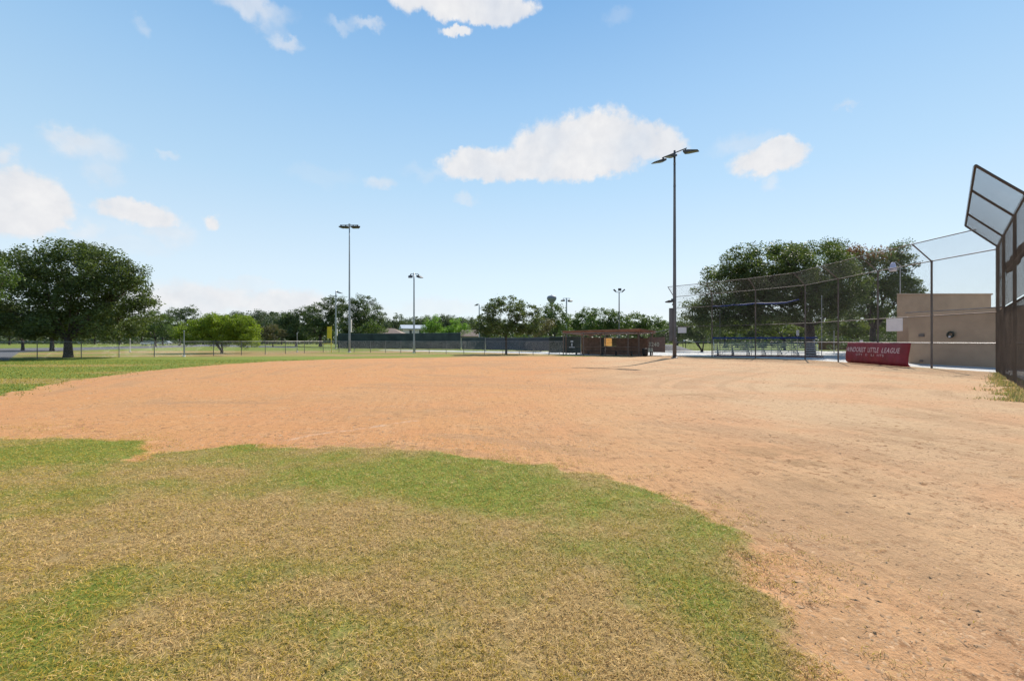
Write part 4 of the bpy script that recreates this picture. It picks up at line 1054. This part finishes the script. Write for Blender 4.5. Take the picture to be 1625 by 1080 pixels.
for sg in (-1, 1):
    mb = MB(); s = sg * (BLN / 2 + .03)
    for t in (-.4, .3, 1.0): mb.tube([bpz(s, t, .5), bpz(s, t, 1.15 + (t + .4) * .4)], .018, 6)
    for z in (0, .35): mb.tube([bpz(s, -.6, .75 + z), bpz(s, 1.55, 1.3 + z)], .018, 6)
    mb.build('end_guard', alum, blch)
V, Fq = [], []; random.seed(8)
for i in range(41):
    s = -BLN / 2 - .1 + (BLN + .5) * i / 40; w = random.uniform(-.015, .015)
    for t, z in ((1.46, 1.78), (1.43, 1.86), (1.46, 1.94), (1.62, 1.94), (1.66, 1.86), (1.62, 1.78)): V.append(bpz(s, t, z + w))
for i in range(40):
    for j in range(6): a = i * 6 + j; b = i * 6 + (j + 1) % 6; Fq.append((a, b, b + 6, a + 6))
mb = MB(); mb.add(V, Fq + [tuple(range(6))[::-1], tuple(range(240, 246))]); mb.build('rail_padding', blue, blch)
# red-brown timber kerb under the bleachers
mb = MB(); p = bc + bpz(0, -1.9, .06); mb.box(p, (9.4, .14, .16), BAX); o = mb.build('timber_edging', mat('red_timber', (.13, .045, .04), .8), None); tag(o, 'low dark red timber edging along the foot of the bleachers', 'edging')
# notice on a pole behind the bleachers
nt = empty('sign', W3(1265.5, 50), 0, 'white notice board on a thin post behind the bleachers', 'sign')
mb = MB(); mb.tube([(0, 0, 0), (0, 0, 2.75)], .03, 6); mb.build('post', galv, nt)
mb = MB(); mb.box((0, -.05, 2.43), (.30, .02, .58)); mb.build('panel', white, nt)
mb = MB()
for k in range(4): mb.box((0, -.064, 2.62 - k * .12), (.22, .004, .03))
mb.build('lines', mat('grey_print', (.35, .36, .38), .7), nt)
# thin canopy posts
slim(1142.5, 47.6, 497, 'thin dark post at the left end of the bleachers', .03, poledark, False)
slim(1304, 41.8, 470, 'thin grey post just right of the bleachers', .035, galv, False)
slim(1323.5, 58, 516, 'short grey lamp post behind the red banner', .05, galv, False)

# ------------------------------------------------------------------ playground behind the pole
pm = W3(1055, 72)
mb = MB(); V, Fq = [], []
n1, n2 = 28, 8
for i in range(n1):
    a = 2 * pi * i / n1
    for j in range(n2):
        t = j / (n2 - 1); r_ = (1 - t) * 2.7 + .02; V.append((pm.x + .4 + r_ * math.cos(a) * 1.5, pm.y + r_ * math.sin(a), .02 + .95 * math.sin(t * pi / 2) ** 1.3))
for i in range(n1):
    for j in range(n2 - 1): a = i * n2 + j; b = ((i + 1) % n1) * n2 + j; Fq.append((a, b, b + 1, a + 1))
mb.add(V, Fq); o = mb.build('mound', rubber, None, smooth=True); tag(o, 'low dark blue rubber play mound behind the tall light pole', 'mound')
pg = empty('playground_tower', W3(1083, 80), 0, 'play structure with a white slide and an orange panel under the trees', 'playground')
for sx in (-1.0, .3):
    for sy in (-.6, .6): mb = MB(); mb.tube([(sx, sy, 0), (sx, sy, 2.1)], .06, 8); mb.build('post', blackp, pg)
mb = MB(); mb.box((-.35, 0, 1.1), (1.4, 1.3, .08)); mb.build('deck', brownsteel, pg)
mb = MB(); mb.box((-3.6, .2, .75), (1.3, .08, .7)); mb.tube([(-4.2, .2, 0), (-4.2, .2, 1.2)], .05, 6); mb.tube([(-3.0, .2, 0), (-3.0, .2, 1.2)], .05, 6); mb.build('panel', plasticor, pg)
V, Fq = [], []
for i in range(13):
    t = i / 12; x = .3 + 2.6 * t; z = 1.55 - .1 * t - .75 * t ** 2
    for y, dz in ((-.35, .14), (-.28, 0), (.28, 0), (.35, .14)): V.append((x, y, z + dz)); 
for i in range(12):
    for j in range(3): a = i * 4 + j; Fq.append((a, a + 4, a + 5, a + 1))
mb = MB(); mb.add(V, Fq); o = mb.build('slide', mat('white_plastic', (.75, .75, .76), .4), pg); o.modifiers.new('t', 'SOLIDIFY').thickness = .05
pf = empty('railing', W3(1090, 74), 0, 'low dark picket railing around the playground', 'railing')
for k in range(26): mb = MB(); mb.box((-.5 + k * .22, 0, .42), (.03, .03, .84)); mb.build('picket', blackp, pf)
mb = MB(); mb.box((2.2, 0, .82), (5.6, .04, .04)); mb.box((2.2, 0, .12), (5.6, .04, .04)); mb.build('rail', blackp, pf)

# dark board fence behind the oak trunk
bfz = empty('board_fence', W3(1300, 78), 0, 'dark brown board fence in shade right of the oak trunk', 'fence')
for k in range(26): mb = MB(); mb.box((k * .24, .0, .75), (.22, .03, 1.5 + .02 * (k % 3))); mb.build('board', brownwood, bfz)
mb = MB(); mb.box((3.0, .06, 1.2), (6.3, .05, .09)); mb.box((3.0, .06, .35), (6.3, .05, .09)); mb.build('rail', brownwood, bfz)

# ------------------------------------------------------------------ houses and water tower
def house(px, D, w, d, wallh, ridge, wallm, rm, label, hip=True, rz=0, wins=()):
    e = empty('house', W3(px, D), rz, label, 'house')
    mb = MB(); mb.box((0, 0, wallh / 2), (w, d, wallh)); mb.build('wall', wallm, e)
    o_ = .5; z0 = wallh; hx, hy = w / 2 + o_, d / 2 + o_; rx = (hx - hy) if hip and hx > hy else hx
    if not hip: rx = hx
    rx = max(rx, .4)
    vs = [(-hx, -hy, z0), (hx, -hy, z0), (hx, hy, z0), (-hx, hy, z0), (-rx, 0, ridge), (rx, 0, ridge)]
    vs += [(x, y, z - .18) for x, y, z in vs[:4]]
    mb = MB(); mb.add(vs, [(0, 1, 5, 4), (1, 2, 5), (2, 3, 4, 5), (3, 0, 4), (6, 7, 1, 0), (7, 8, 2, 1), (8, 9, 3, 2), (9, 6, 0, 3), (9, 8, 7, 6)]); mb.build('roof', rm, e)
    for (x, z, ww, hh) in wins:
        f = MB(); f.box((x, -d / 2 - .03, z), (ww + .2, .08, hh + .2)); fo = f.build('window', white, e)
        g = MB(); g.box((x, -d / 2 - .08, z), (ww, .04, hh)); g.build('pane', glassd, fo)
    return e
house(620, 118, 9.5, 8, 2.6, 4.75, siding, roofm, 'house with a low brown shingle hip roof behind the court fence', wins=((-2.5, 1.5, 1, 1), (2, 1.5, 1, 1)))
house(655, 132, 6.2, 6, 5.0, 6.1, siding, roofgrey, 'two storey pale house with grey roof behind the mid field light pole', False, R(20), wins=((-1.0, 3.9, .7, 1.3), (1.7, 3.9, .7, 1.3)))
house(742, 110, 4.5, 5, 2.6, 4.2, siding, roofm, 'small pale house half hidden left of the thin trunked dark tree', wins=((0, 1.6, 1, .9),))
house(150, 260, 22, 9, 3.2, 6.0, siding, roofm, 'long pale house glimpsed far beyond the big left oak', wins=((-6, 1.7, 1.5, 1.2), (5, 1.7, 1.5, 1.2)))
wt = empty('water_tower', W3(875.5, 460), 0, 'grey bulb water tower far behind the trees', 'water tower')
zc = hz(474.5, 460); rw = 4.9
mb = MB(); mb.lathe([(1.2, zc - 6.5), (1.4, zc - 4.6), (2.6, zc - 3.1), (4.0, zc - 1.5), (4.7, zc - .1), (4.9, zc + .9), (4.6, zc + 2.2), (3.4, zc + 3.2), (1.6, zc + 3.7), (.2, zc + 3.8)], (0, 0, 0), 32); mb.build('tank', tower, wt, smooth=True)
mb = MB(); mb.lathe([(3.0, 0), (1.5, 3), (1.2, 8), (1.2, zc - 6.4)], (0, 0, 0), 20); mb.build('stem', tower, wt, smooth=True)
mb = MB(); mb.lathe([(.35, zc + 3.8), (.35, zc + 4.4), (.1, zc + 4.5)], (0, 0, 0), 10); mb.build('beacon', tower, wt)
# parked car glimpsed under the trees
def car(px, D, rz, label):
    e = empty('parked_car', W3(px, D), rz, label, 'car', 'cars parked far beyond the outfield')
    prof = [(-2.2, .35), (2.2, .35), (2.25, .75), (1.5, .92), (.9, 1.38), (-1.1, 1.42), (-1.8, .98), (-2.25, .9)]
    mb = MB(); mb.prism(prof, -.85, .85); mb.build('body', carpaint, e, bevel=.05)
    mb = MB(); mb.prism([(-1.6, .98), (1.4, .94), (.85, 1.32), (-1.05, 1.36)], -.86, .86); mb.build('windows', glassd, e)
    for x in (-1.4, 1.4):
        for y in (-.78, .78):
            mb = MB(); mb.tube([(x, y - .1, .33), (x, y + .1, .33)], .33, 16); w_ = mb.build('wheel', blackp, e)
            mb = MB(); mb.tube([(x, y - .11, .33), (x, y + .11, .33)], .19, 12); mb.build('rim', alum, w_)
    return e
car(236, 155, R(4), 'silver car parked in shade right of the big left oak')
car(262, 170, R(178), 'silver car parked behind the slim tree left of the lime tree')

# ------------------------------------------------------------------ trees
TR = 0
def tree(px, D, lobes, m, label, cat='tree', name='tree', leaf=None, dens=1.0, trunk=.3, trunk_px=None, depth=.85, clump=None, group=None, lean=0.0, limbs=9, multi=0, extra=None, gap=.62, tz=None, squash=.8):
    """lobes: (x, y, rx, ry) in photo pixels at depth D, turned into real ellipsoids"""
    global TR; TR += 1
    r = np.random.default_rng(TR * 13 + 1); rr = random.Random(TR)
    tp = trunk_px if trunk_px is not None else px
    e = empty(name, W3(tp, D, 0), 0, label, cat, group); org = np.array(e.location)
    leaf = leaf or max(.10, D * .0024)
    LB = []
    for k, lb in enumerate(lobes):
        x, y, rx, ry = lb[:4]; c = np.array([(x - CX) / F * D, D + (r.uniform(-.35, .35) * rx / F * D if len(lb) < 5 else lb[4]), hz(y, D)]) - org
        s = np.array([rx / F * D, max(rx, ry) / F * D * depth, ry / F * D]); LB.append((c, s))
    cs = np.array([l[0] for l in LB]); cc_ = cs.mean(0)
    vol = sum(np.prod(l[1]) ** (2 / 3) for l in LB)
    clr = clump or max(.45, .16 * np.mean([l[1].min() for l in LB]) + .25)
    cents = []
    for c, s in LB:
        nc = int(4.6 * (s[0] * s[1] * s[2]) ** (2 / 3) / clr ** 2 * gap); nc = max(nc, 6)
        d = r.normal(size=(nc, 3)); d /= np.linalg.norm(d, axis=1)[:, None]
        rad = r.uniform(.25, 1, nc) ** .4
        cents.append(c + d * s * rad[:, None])
    cents = np.concatenate(cents)
    cents = cents[cents[:, 2] > .5]
    per = max(8, int(dens * 19 * clr ** 2 / leaf ** 2 / 2.6))
    n = len(cents) * per
    idx = np.repeat(np.arange(len(cents)), per)
    csz = r.uniform(.6, 1.35, len(cents)) * clr
    dd = r.normal(size=(n, 3)); dd /= np.linalg.norm(dd, axis=1)[:, None]
    p = cents[idx] + dd * (r.uniform(.1, 1, n) ** .5 * csz[idx])[:, None] * np.array([1.15, 1.15, squash])
    # stray sprigs
    st = r.random(n) < .05; p[st] += r.normal(size=(st.sum(), 3)) * min(clr * .4, .22)
    p = p[p[:, 2] > .25]; n = len(p); idx = idx[:n]
    a = r.normal(size=(n, 3)); a /= np.linalg.norm(a, axis=1)[:, None]; a[:, 2] *= .6
    b = np.cross(a, r.normal(size=(n, 3))); b /= np.linalg.norm(b, axis=1)[:, None] + 1e-9
    L = leaf * r.uniform(.55, 1.35, n)[:, None]
    V = np.stack([p - a * L * .6, p + b * L * .34, p + a * L * .7, p - b * L * .34], 1)
    tint = np.clip(r.random(n) * .55 + r.random(len(cents))[np.minimum(idx, len(cents) - 1)] * .45, 0, 1)  # random leaf tone; its wide spread also paints in glossy highlights
    np_mesh('crown', V.reshape(-1, 3), np.arange(n * 4).reshape(-1, 4), m, e, attrs={'tint': ('FLOAT', 'POINT', np.repeat(tint, 4))})
    if extra is not None:
        em, el_ = extra; cl_ = []
        for (x, y, rx, ry) in el_:
            c = np.array([(x - CX) / F * D, D - rx / F * D * .9, hz(y, D)]) - org; s = np.array([rx, rx, ry]) / F * D; q = r.normal(size=(420, 3)) * .5 * s + c; cl_.append(q)
        q = np.concatenate(cl_); k = len(q); a = r.normal(size=(k, 3)); b = np.cross(a, r.normal(size=(k, 3))); b /= np.linalg.norm(b, axis=1)[:, None]; a /= np.linalg.norm(a, axis=1)[:, None]
        V = np.stack([q - a * leaf * .6, q + b * leaf * .34, q + a * leaf * .7, q - b * leaf * .34], 1)
        np_mesh('dead_foliage', V.reshape(-1, 3), np.arange(k * 4).reshape(-1, 4), em, e, attrs={'tint': ('FLOAT', 'POINT', np.repeat(r.random(k), 4))})
    # trunk and limbs
    mb = MB(); top = max(.8, min(cs[:, 2]) * .55) if tz is None else tz
    stems = [(0, 0)] if not multi else [(rr.uniform(-.6, .6), rr.uniform(-.5, .5)) for _ in range(multi)]
    for sx, sy in stems:
        k = 1 if not multi else min(3.2, top * 1.2)
        mb.tube([(sx * .3, sy * .3, -.2), (sx * .3 + .02, sy * .3, .3), (sx * k * .6, sy * k * .6, top * .6), (sx * k + lean * .5, sy * k, top)], [trunk * 1.25, trunk * 1.0, trunk * .85, trunk * .72], 10)
    ids = r.permutation(len(cents))[:limbs * 5]
    if len(cents):
        order = sorted(range(len(LB)), key=lambda i: -LB[i][1][0])[:limbs]
        for i in range(limbs):
            sx, sy = stems[i % len(stems)]; k = min(3.2, top * 1.2) if multi else 0
            o_ = np.array([sx * k + lean * .5, sy * k, top * rr.uniform(.8, 1.0)])
            if not multi: o_ = np.array([lean * .5, 0, top * rr.uniform(.82, .99)])
            c, s = LB[i % len(LB)]; g = c + r.normal(size=3) * s * .4
            mid = o_ * .5 + g * .5 + np.array([0, 0, (.06 if i % 3 else -.03) * abs(g[0] - o_[0])]) + r.normal(size=3) * .2
            r0 = trunk * rr.uniform(.25, .42)
            mb.tube([o_, o_ * .75 + mid * .25 + r.normal(size=3) * .05, mid, g], [r0, r0 * .85, r0 * .6, r0 * .25], 6)
            near_c = cents[np.argsort(np.linalg.norm(cents - g, axis=1))[:10]]
            for q in near_c[::2]:
                mb.tube([mid, (mid + q) / 2 + r.normal(size=3) * .15, q], [r0 * .3, r0 * .2, .012], 4, cap=False)
    mb.build('trunk', bark, e, smooth=True)
    return e
G_L, G_BACK, G_MID, G_R = 'trees beyond the outfield fence on the left', 'trees of the far treeline', 'trees behind the court screens', 'trees behind the dugout'
# big left oak
tree(108, 42.3, [(105, 452, 88, 62), (30, 472, 76, 62), (178, 462, 58, 48), (95, 420, 66, 36), (210, 458, 26, 34), (-40, 474, 66, 62), (155, 505, 75, 32), (60, 515, 85, 26), (222, 492, 16, 22), (120, 520, 86, 18), (10, 430, 42, 26), (150, 425, 50, 34), (70, 448, 50, 26), (160, 452, 50, 24), (200, 440, 34, 26), (110, 470, 60, 26), (5, 425, 38, 34), (62, 404, 34, 12), (120, 396, 34, 14)],
     oakleaf, 'broad dark oak with a thick trunk just beyond the left outfield fence', leaf=.17, trunk=.36, limbs=16, gap=.58, clump=.72, tz=1.9)
tree(-55, 31, [(-42, 432, 48, 30), (-60, 460, 50, 40), (-30, 415, 36, 22)], midleaf, 'light green branch of a tree cut by the left photo edge', leaf=.13, trunk=.22, limbs=6)
tree(82.5, 70, [(80, 512, 60, 20), (40, 505, 60, 30), (120, 508, 50, 22)], darkleaf, 'dark tree with a short trunk right behind the big left oak', trunk=.30, limbs=6, tz=1.8)
tree(36, 74, [(0, 508, 60, 26), (40, 515, 40, 16), (-60, 505, 60, 30)], darkleaf, 'dark tree beside the asphalt path at the far left', trunk=.22, limbs=5, tz=1.7)
tree(247, 112, [(235, 512, 28, 22), (208, 518, 26, 17), (262, 514, 20, 16), (245, 525, 36, 9)], midleaf, 'speckled mid green tree between the big oak and the lime tree', leaf=.26, trunk=.20, limbs=6, tz=2.2)
tree(285, 135, [(283, 506, 26, 20), (305, 500, 16, 15), (262, 512, 20, 14)], darkleaf, 'dark pointed tree rising left behind the lime tree', trunk=.3, limbs=5)
tree(353, 57.5, [(350, 522, 44, 20), (318, 527, 34, 18), (388, 525, 26, 24), (358, 509, 34, 11), (398, 538, 19, 17), (335, 515, 34, 14), (300, 535, 17, 12), (360, 535, 30, 14), (385, 512, 18, 12)],
     limeleaf, 'bushy lime green multi stemmed tree behind the outfield fence', leaf=.13, trunk=.10, limbs=9, multi=5, gap=.72, clump=.42, tz=1.3, squash=.9)
tree(433, 112, [(432, 527, 17, 12), (443, 531, 12, 9), (423, 531, 12, 9)], brownleaf, 'small brownish olive tree right of the lime green tree', leaf=.22, trunk=.15, limbs=5, tz=1.0)
tree(470, 128, [(470, 515, 26, 26), (486, 505, 22, 20), (456, 520, 16, 20), (475, 530, 26, 12)], darkleaf, 'dark dense tree left of the trees around the tall pale pole', leaf=.30, trunk=.35, gap=.9)
tree(508.5, 118, [(510, 502, 26, 24), (526, 488, 20, 20), (500, 520, 24, 16), (528, 515, 26, 20), (540, 485, 14, 14)], darkleaf, 'tall dark tree with a dark trunk left of the tall pale light pole', leaf=.27, trunk=.45, limbs=10, tz=3.0, gap=.72)
tree(577, 108, [(575, 492, 26, 25), (590, 503, 24, 22), (558, 505, 22, 28), (600, 515, 18, 18), (570, 520, 30, 14)], darkleaf, 'tall dark tree right of the tall pale light pole', leaf=.25, trunk=.4, gap=.75)
tree(594, 96, [(592, 520, 15, 14), (600, 526, 12, 8), (580, 526, 12, 9)], midleaf, 'small lighter tree at the foot of the dark trees by the court fence', leaf=.22, trunk=.14)
tree(632, 150, [(618, 518, 16, 14), (640, 520, 20, 12), (632, 508, 10, 12), (610, 524, 14, 8)], farleaf, 'grey green tree over the brown hip roof', leaf=.34, trunk=.2)
tree(685, 104, [(686, 511, 14, 13), (678, 520, 12, 10), (693, 522, 12, 10)], lightleaf, 'round light green tree right of the mid field light pole', leaf=.22, trunk=.14, clump=.7)
tree(706, 101, [(706, 522, 12, 8), (712, 527, 12, 6)], lightleaf, 'lowest of the three light green trees over the court fence', leaf=.22, trunk=.12, clump=.6)
tree(726, 104, [(726, 516, 14, 12), (720, 524, 14, 9), (735, 523, 10, 9)], lightleaf, 'rightmost of the three light green trees over the court fence', leaf=.22, trunk=.14, clump=.7)
tree(803, 53.2, [(800, 500, 40, 22), (772, 513, 24, 16), (836, 510, 28, 20), (785, 487, 20, 14), (815, 484, 24, 15), (757, 522, 14, 9), (800, 522, 44, 10), (845, 495, 14, 12), (825, 522, 30, 11)],
     oakleaf, 'dark round crowned tree on a thin trunk right behind the fence in mid field', leaf=.16, trunk=.13, limbs=14, gap=.62, clump=.42, tz=2.6)
tree(880, 76, [(878, 502, 22, 22), (862, 515, 20, 18), (893, 515, 16, 20), (850, 520, 16, 12), (875, 492, 13, 12)], midleaf, 'green tree standing under the water tower', leaf=.22, trunk=.2, gap=.7)
tree(858, 66, [(850, 522, 24, 12), (862, 514, 18, 12)], brownleaf, 'olive bushy tree low beside the thin trunked dark tree', leaf=.18, trunk=.12)
tree(930, 96, [(922, 512, 24, 17), (933, 500, 14, 14), (940, 520, 20, 14), (910, 520, 16, 14)], midleaf, 'green tree with a pointed top left above the dugout roof', leaf=.24, trunk=.2, gap=.8)
tree(962, 88, [(960, 507, 30, 18), (945, 518, 24, 14), (980, 512, 24, 16), (966, 520, 36, 10)], midleaf, 'wide green tree directly behind the dugout roof', leaf=.22, trunk=.24, gap=.8)
tree(1018, 92, [(1010, 512, 28, 17), (1035, 515, 22, 15), (1050, 522, 14, 12), (1000, 522, 26, 10)], midleaf, 'wide green tree behind the right end of the dugout roof', leaf=.22, trunk=.24, gap=.8)
tree(1037, 66, [(1062, 531, 24, 9), (1040, 530, 16, 9), (1085, 528, 22, 11)], darkleaf, 'low shady dark tree with a dark trunk right of the dugout', leaf=.18, trunk=.22, tz=1.3, gap=.9)
tree(1114.5, 64, [(1108, 522, 28, 13), (1130, 520, 24, 14), (1090, 512, 18, 12), (1118, 532, 26, 6)], darkleaf, 'low dark tree with a forked trunk left of the bleachers', leaf=.17, trunk=.10, multi=3, tz=1.5, limbs=7)
tree(1286, 50.5, [(1215, 428, 58, 40), (1290, 420, 62, 38), (1165, 452, 42, 34), (1118, 478, 28, 20), (1245, 458, 80, 34), (1330, 440, 50, 40), (1180, 418, 36, 28), (1150, 490, 52, 20), (1210, 485, 60, 16), (1310, 470, 60, 22), (1250, 400, 30, 18), (1105, 500, 22, 14), (1125, 505, 34, 20), (1165, 508, 40, 14), (1215, 505, 40, 14), (1262, 500, 30, 14), (1320, 505, 36, 14), (1130, 440, 18, 16), (1270, 455, 70, 24), (1200, 455, 50, 20), (1320, 490, 34, 12)],
     oakleaf, 'huge spreading live oak shading the bleachers behind the wing fence', leaf=.17, trunk=.52, limbs=11, gap=.92, clump=.75, tz=3.6)
tree(1385, 60, [(1385, 440, 48, 42), (1420, 430, 34, 40), (1440, 460, 26, 30), (1360, 415, 34, 24), (1400, 470, 50, 24), (1350, 465, 40, 30), (1432, 400, 18, 14), (1325, 400, 24, 16), (1370, 492, 50, 16)],
     oakleaf, 'dark oak with a patch of dead brown leaves left of the tan building', leaf=.19, trunk=.45, limbs=9, gap=.85, clump=.8, tz=3.2, extra=(deadleaf, [(1372, 408, 26, 12), (1345, 400, 14, 8)]))
tree(1245, 76, [(1200, 516, 34, 15), (1245, 520, 40, 12), (1160, 518, 24, 14), (1225, 508, 30, 12)], oliveleaf, 'sunlit yellow green tree seen under the live oak', leaf=.2, trunk=.2, gap=.6, tz=1.8)
tree(1360, 74, [(1345, 512, 30, 18), (1385, 510, 36, 20), (1415, 505, 20, 20), (1365, 525, 40, 12), (1320, 520, 24, 14)], oliveleaf, 'sunlit green tree seen over the red banner', leaf=.2, trunk=.2, gap=.8, tz=1.8)
tree(1385, 62, [(1345, 553, 30, 8), (1385, 545, 34, 14), (1415, 535, 20, 18)], darkleaf, 'dark hedge like shrub behind the red banner', cat='shrub', name='shrub', leaf=.16, trunk=.06, tz=.5, limbs=4)
tree(1180, 70, [(1165, 552, 22, 8), (1195, 550, 24, 9), (1150, 556, 16, 5)], darkleaf, 'low dark shrubs seen through the left half of the bleachers', cat='shrub', name='shrub', leaf=.18, trunk=.05, tz=.4, limbs=3)
tree(1240, 74, [(1225, 551, 20, 8), (1262, 549, 22, 10)], darkleaf, 'low dark shrubs seen through the right half of the bleachers', cat='shrub', name='shrub', leaf=.18, trunk=.05, tz=.4, limbs=3)
# far treeline, each crown its own tree
rg = random.Random(4)
k = 0
kinds = ['low dark', 'tall rounded', 'broad dull green', 'small']
farlist = [(258, 158, 512), (322, 175, 506), (345, 182, 496), (375, 186, 494), (402, 180, 490), (424, 190, 492), (447, 176, 494), (655, 205, 503), (672, 215, 500), (700, 205, 499), (716, 215, 500), (735, 200, 502), (748, 190, 508), (620, 210, 510),
           (-30, 150, 500), (15, 165, 505), (150, 190, 500), (190, 170, 505), (225, 180, 500), (775, 170, 505), (905, 150, 505), (1075, 150, 512), (1150, 160, 505), (1205, 165, 508), (1270, 150, 510), (1330, 160, 506), (1400, 150, 500), (1470, 150, 500), (1530, 140, 498), (1600, 140, 495)]
for px, D, ytop in farlist:
    rx = rg.uniform(20, 30); hh = (538 - ytop) / 2
    lb = [(px, ytop + hh * .95, rx, hh * .9), (px - rx * .5, ytop + hh * 1.1, rx * .6, hh * .7), (px + rx * .45, ytop + hh * .9, rx * .55, hh * .75)]
    side = 'left of' if px < 812 else 'right of'
    nb_ = ('behind the lime tree' if 300 < px < 430 else 'over the two storey house' if 610 < px < 760 else 'beyond the big left oak' if px < 300 else 'left of the tall pale light pole' if px < 610 else
           'behind the mid field trees' if px < 1000 else 'behind the live oak' if px < 1420 else 'behind the tan building')
    tree(px, D, lb, farleaf, 'distant grey green treeline tree ' + nb_, leaf=.42, trunk=.3, limbs=4, dens=.9, gap=.9, clump=1.3, group='treeline trees ' + nb_)
# far off wood closing the horizon, and the scrub in front of it
r = np.random.default_rng(99)
def woods(name, nW, x0, x1, y0, h0, h1, label, q=.8):
    X = r.uniform(x0, x1, nW); Y = y0 + r.normal(0, 6, nW) + 8 * np.sin(X * .02); hgt = h0 + h1 * fbm(X * .06, X * 0, 3, 3)
    Z = hgt * r.random(nW) ** .9
    p = np.stack([X, Y, Z], -1); a = r.normal(size=(nW, 3)); a /= np.linalg.norm(a, axis=1)[:, None]; b = np.cross(a, r.normal(size=(nW, 3))); b /= np.linalg.norm(b, axis=1)[:, None]
    V = np.stack([p - a * q, p + b * q * .7, p + a * q, p - b * q * .7], 1)
    o = np_mesh(name, V.reshape(-1, 3), np.arange(nW * 4).reshape(-1, 4), farleaf, attrs={'tint': ('FLOAT', 'POINT', np.repeat(r.random(nW), 4))})
    tag(o, label, 'woods', kind='stuff')
woods('distant_woods', 52000, -420, 420, 262, 9, 5, 'far dull green wood closing the horizon')
woods('undergrowth', 26000, -300, 300, 205, 3.0, 3.5, 'dark scrub under the trees of the far treeline', .6)
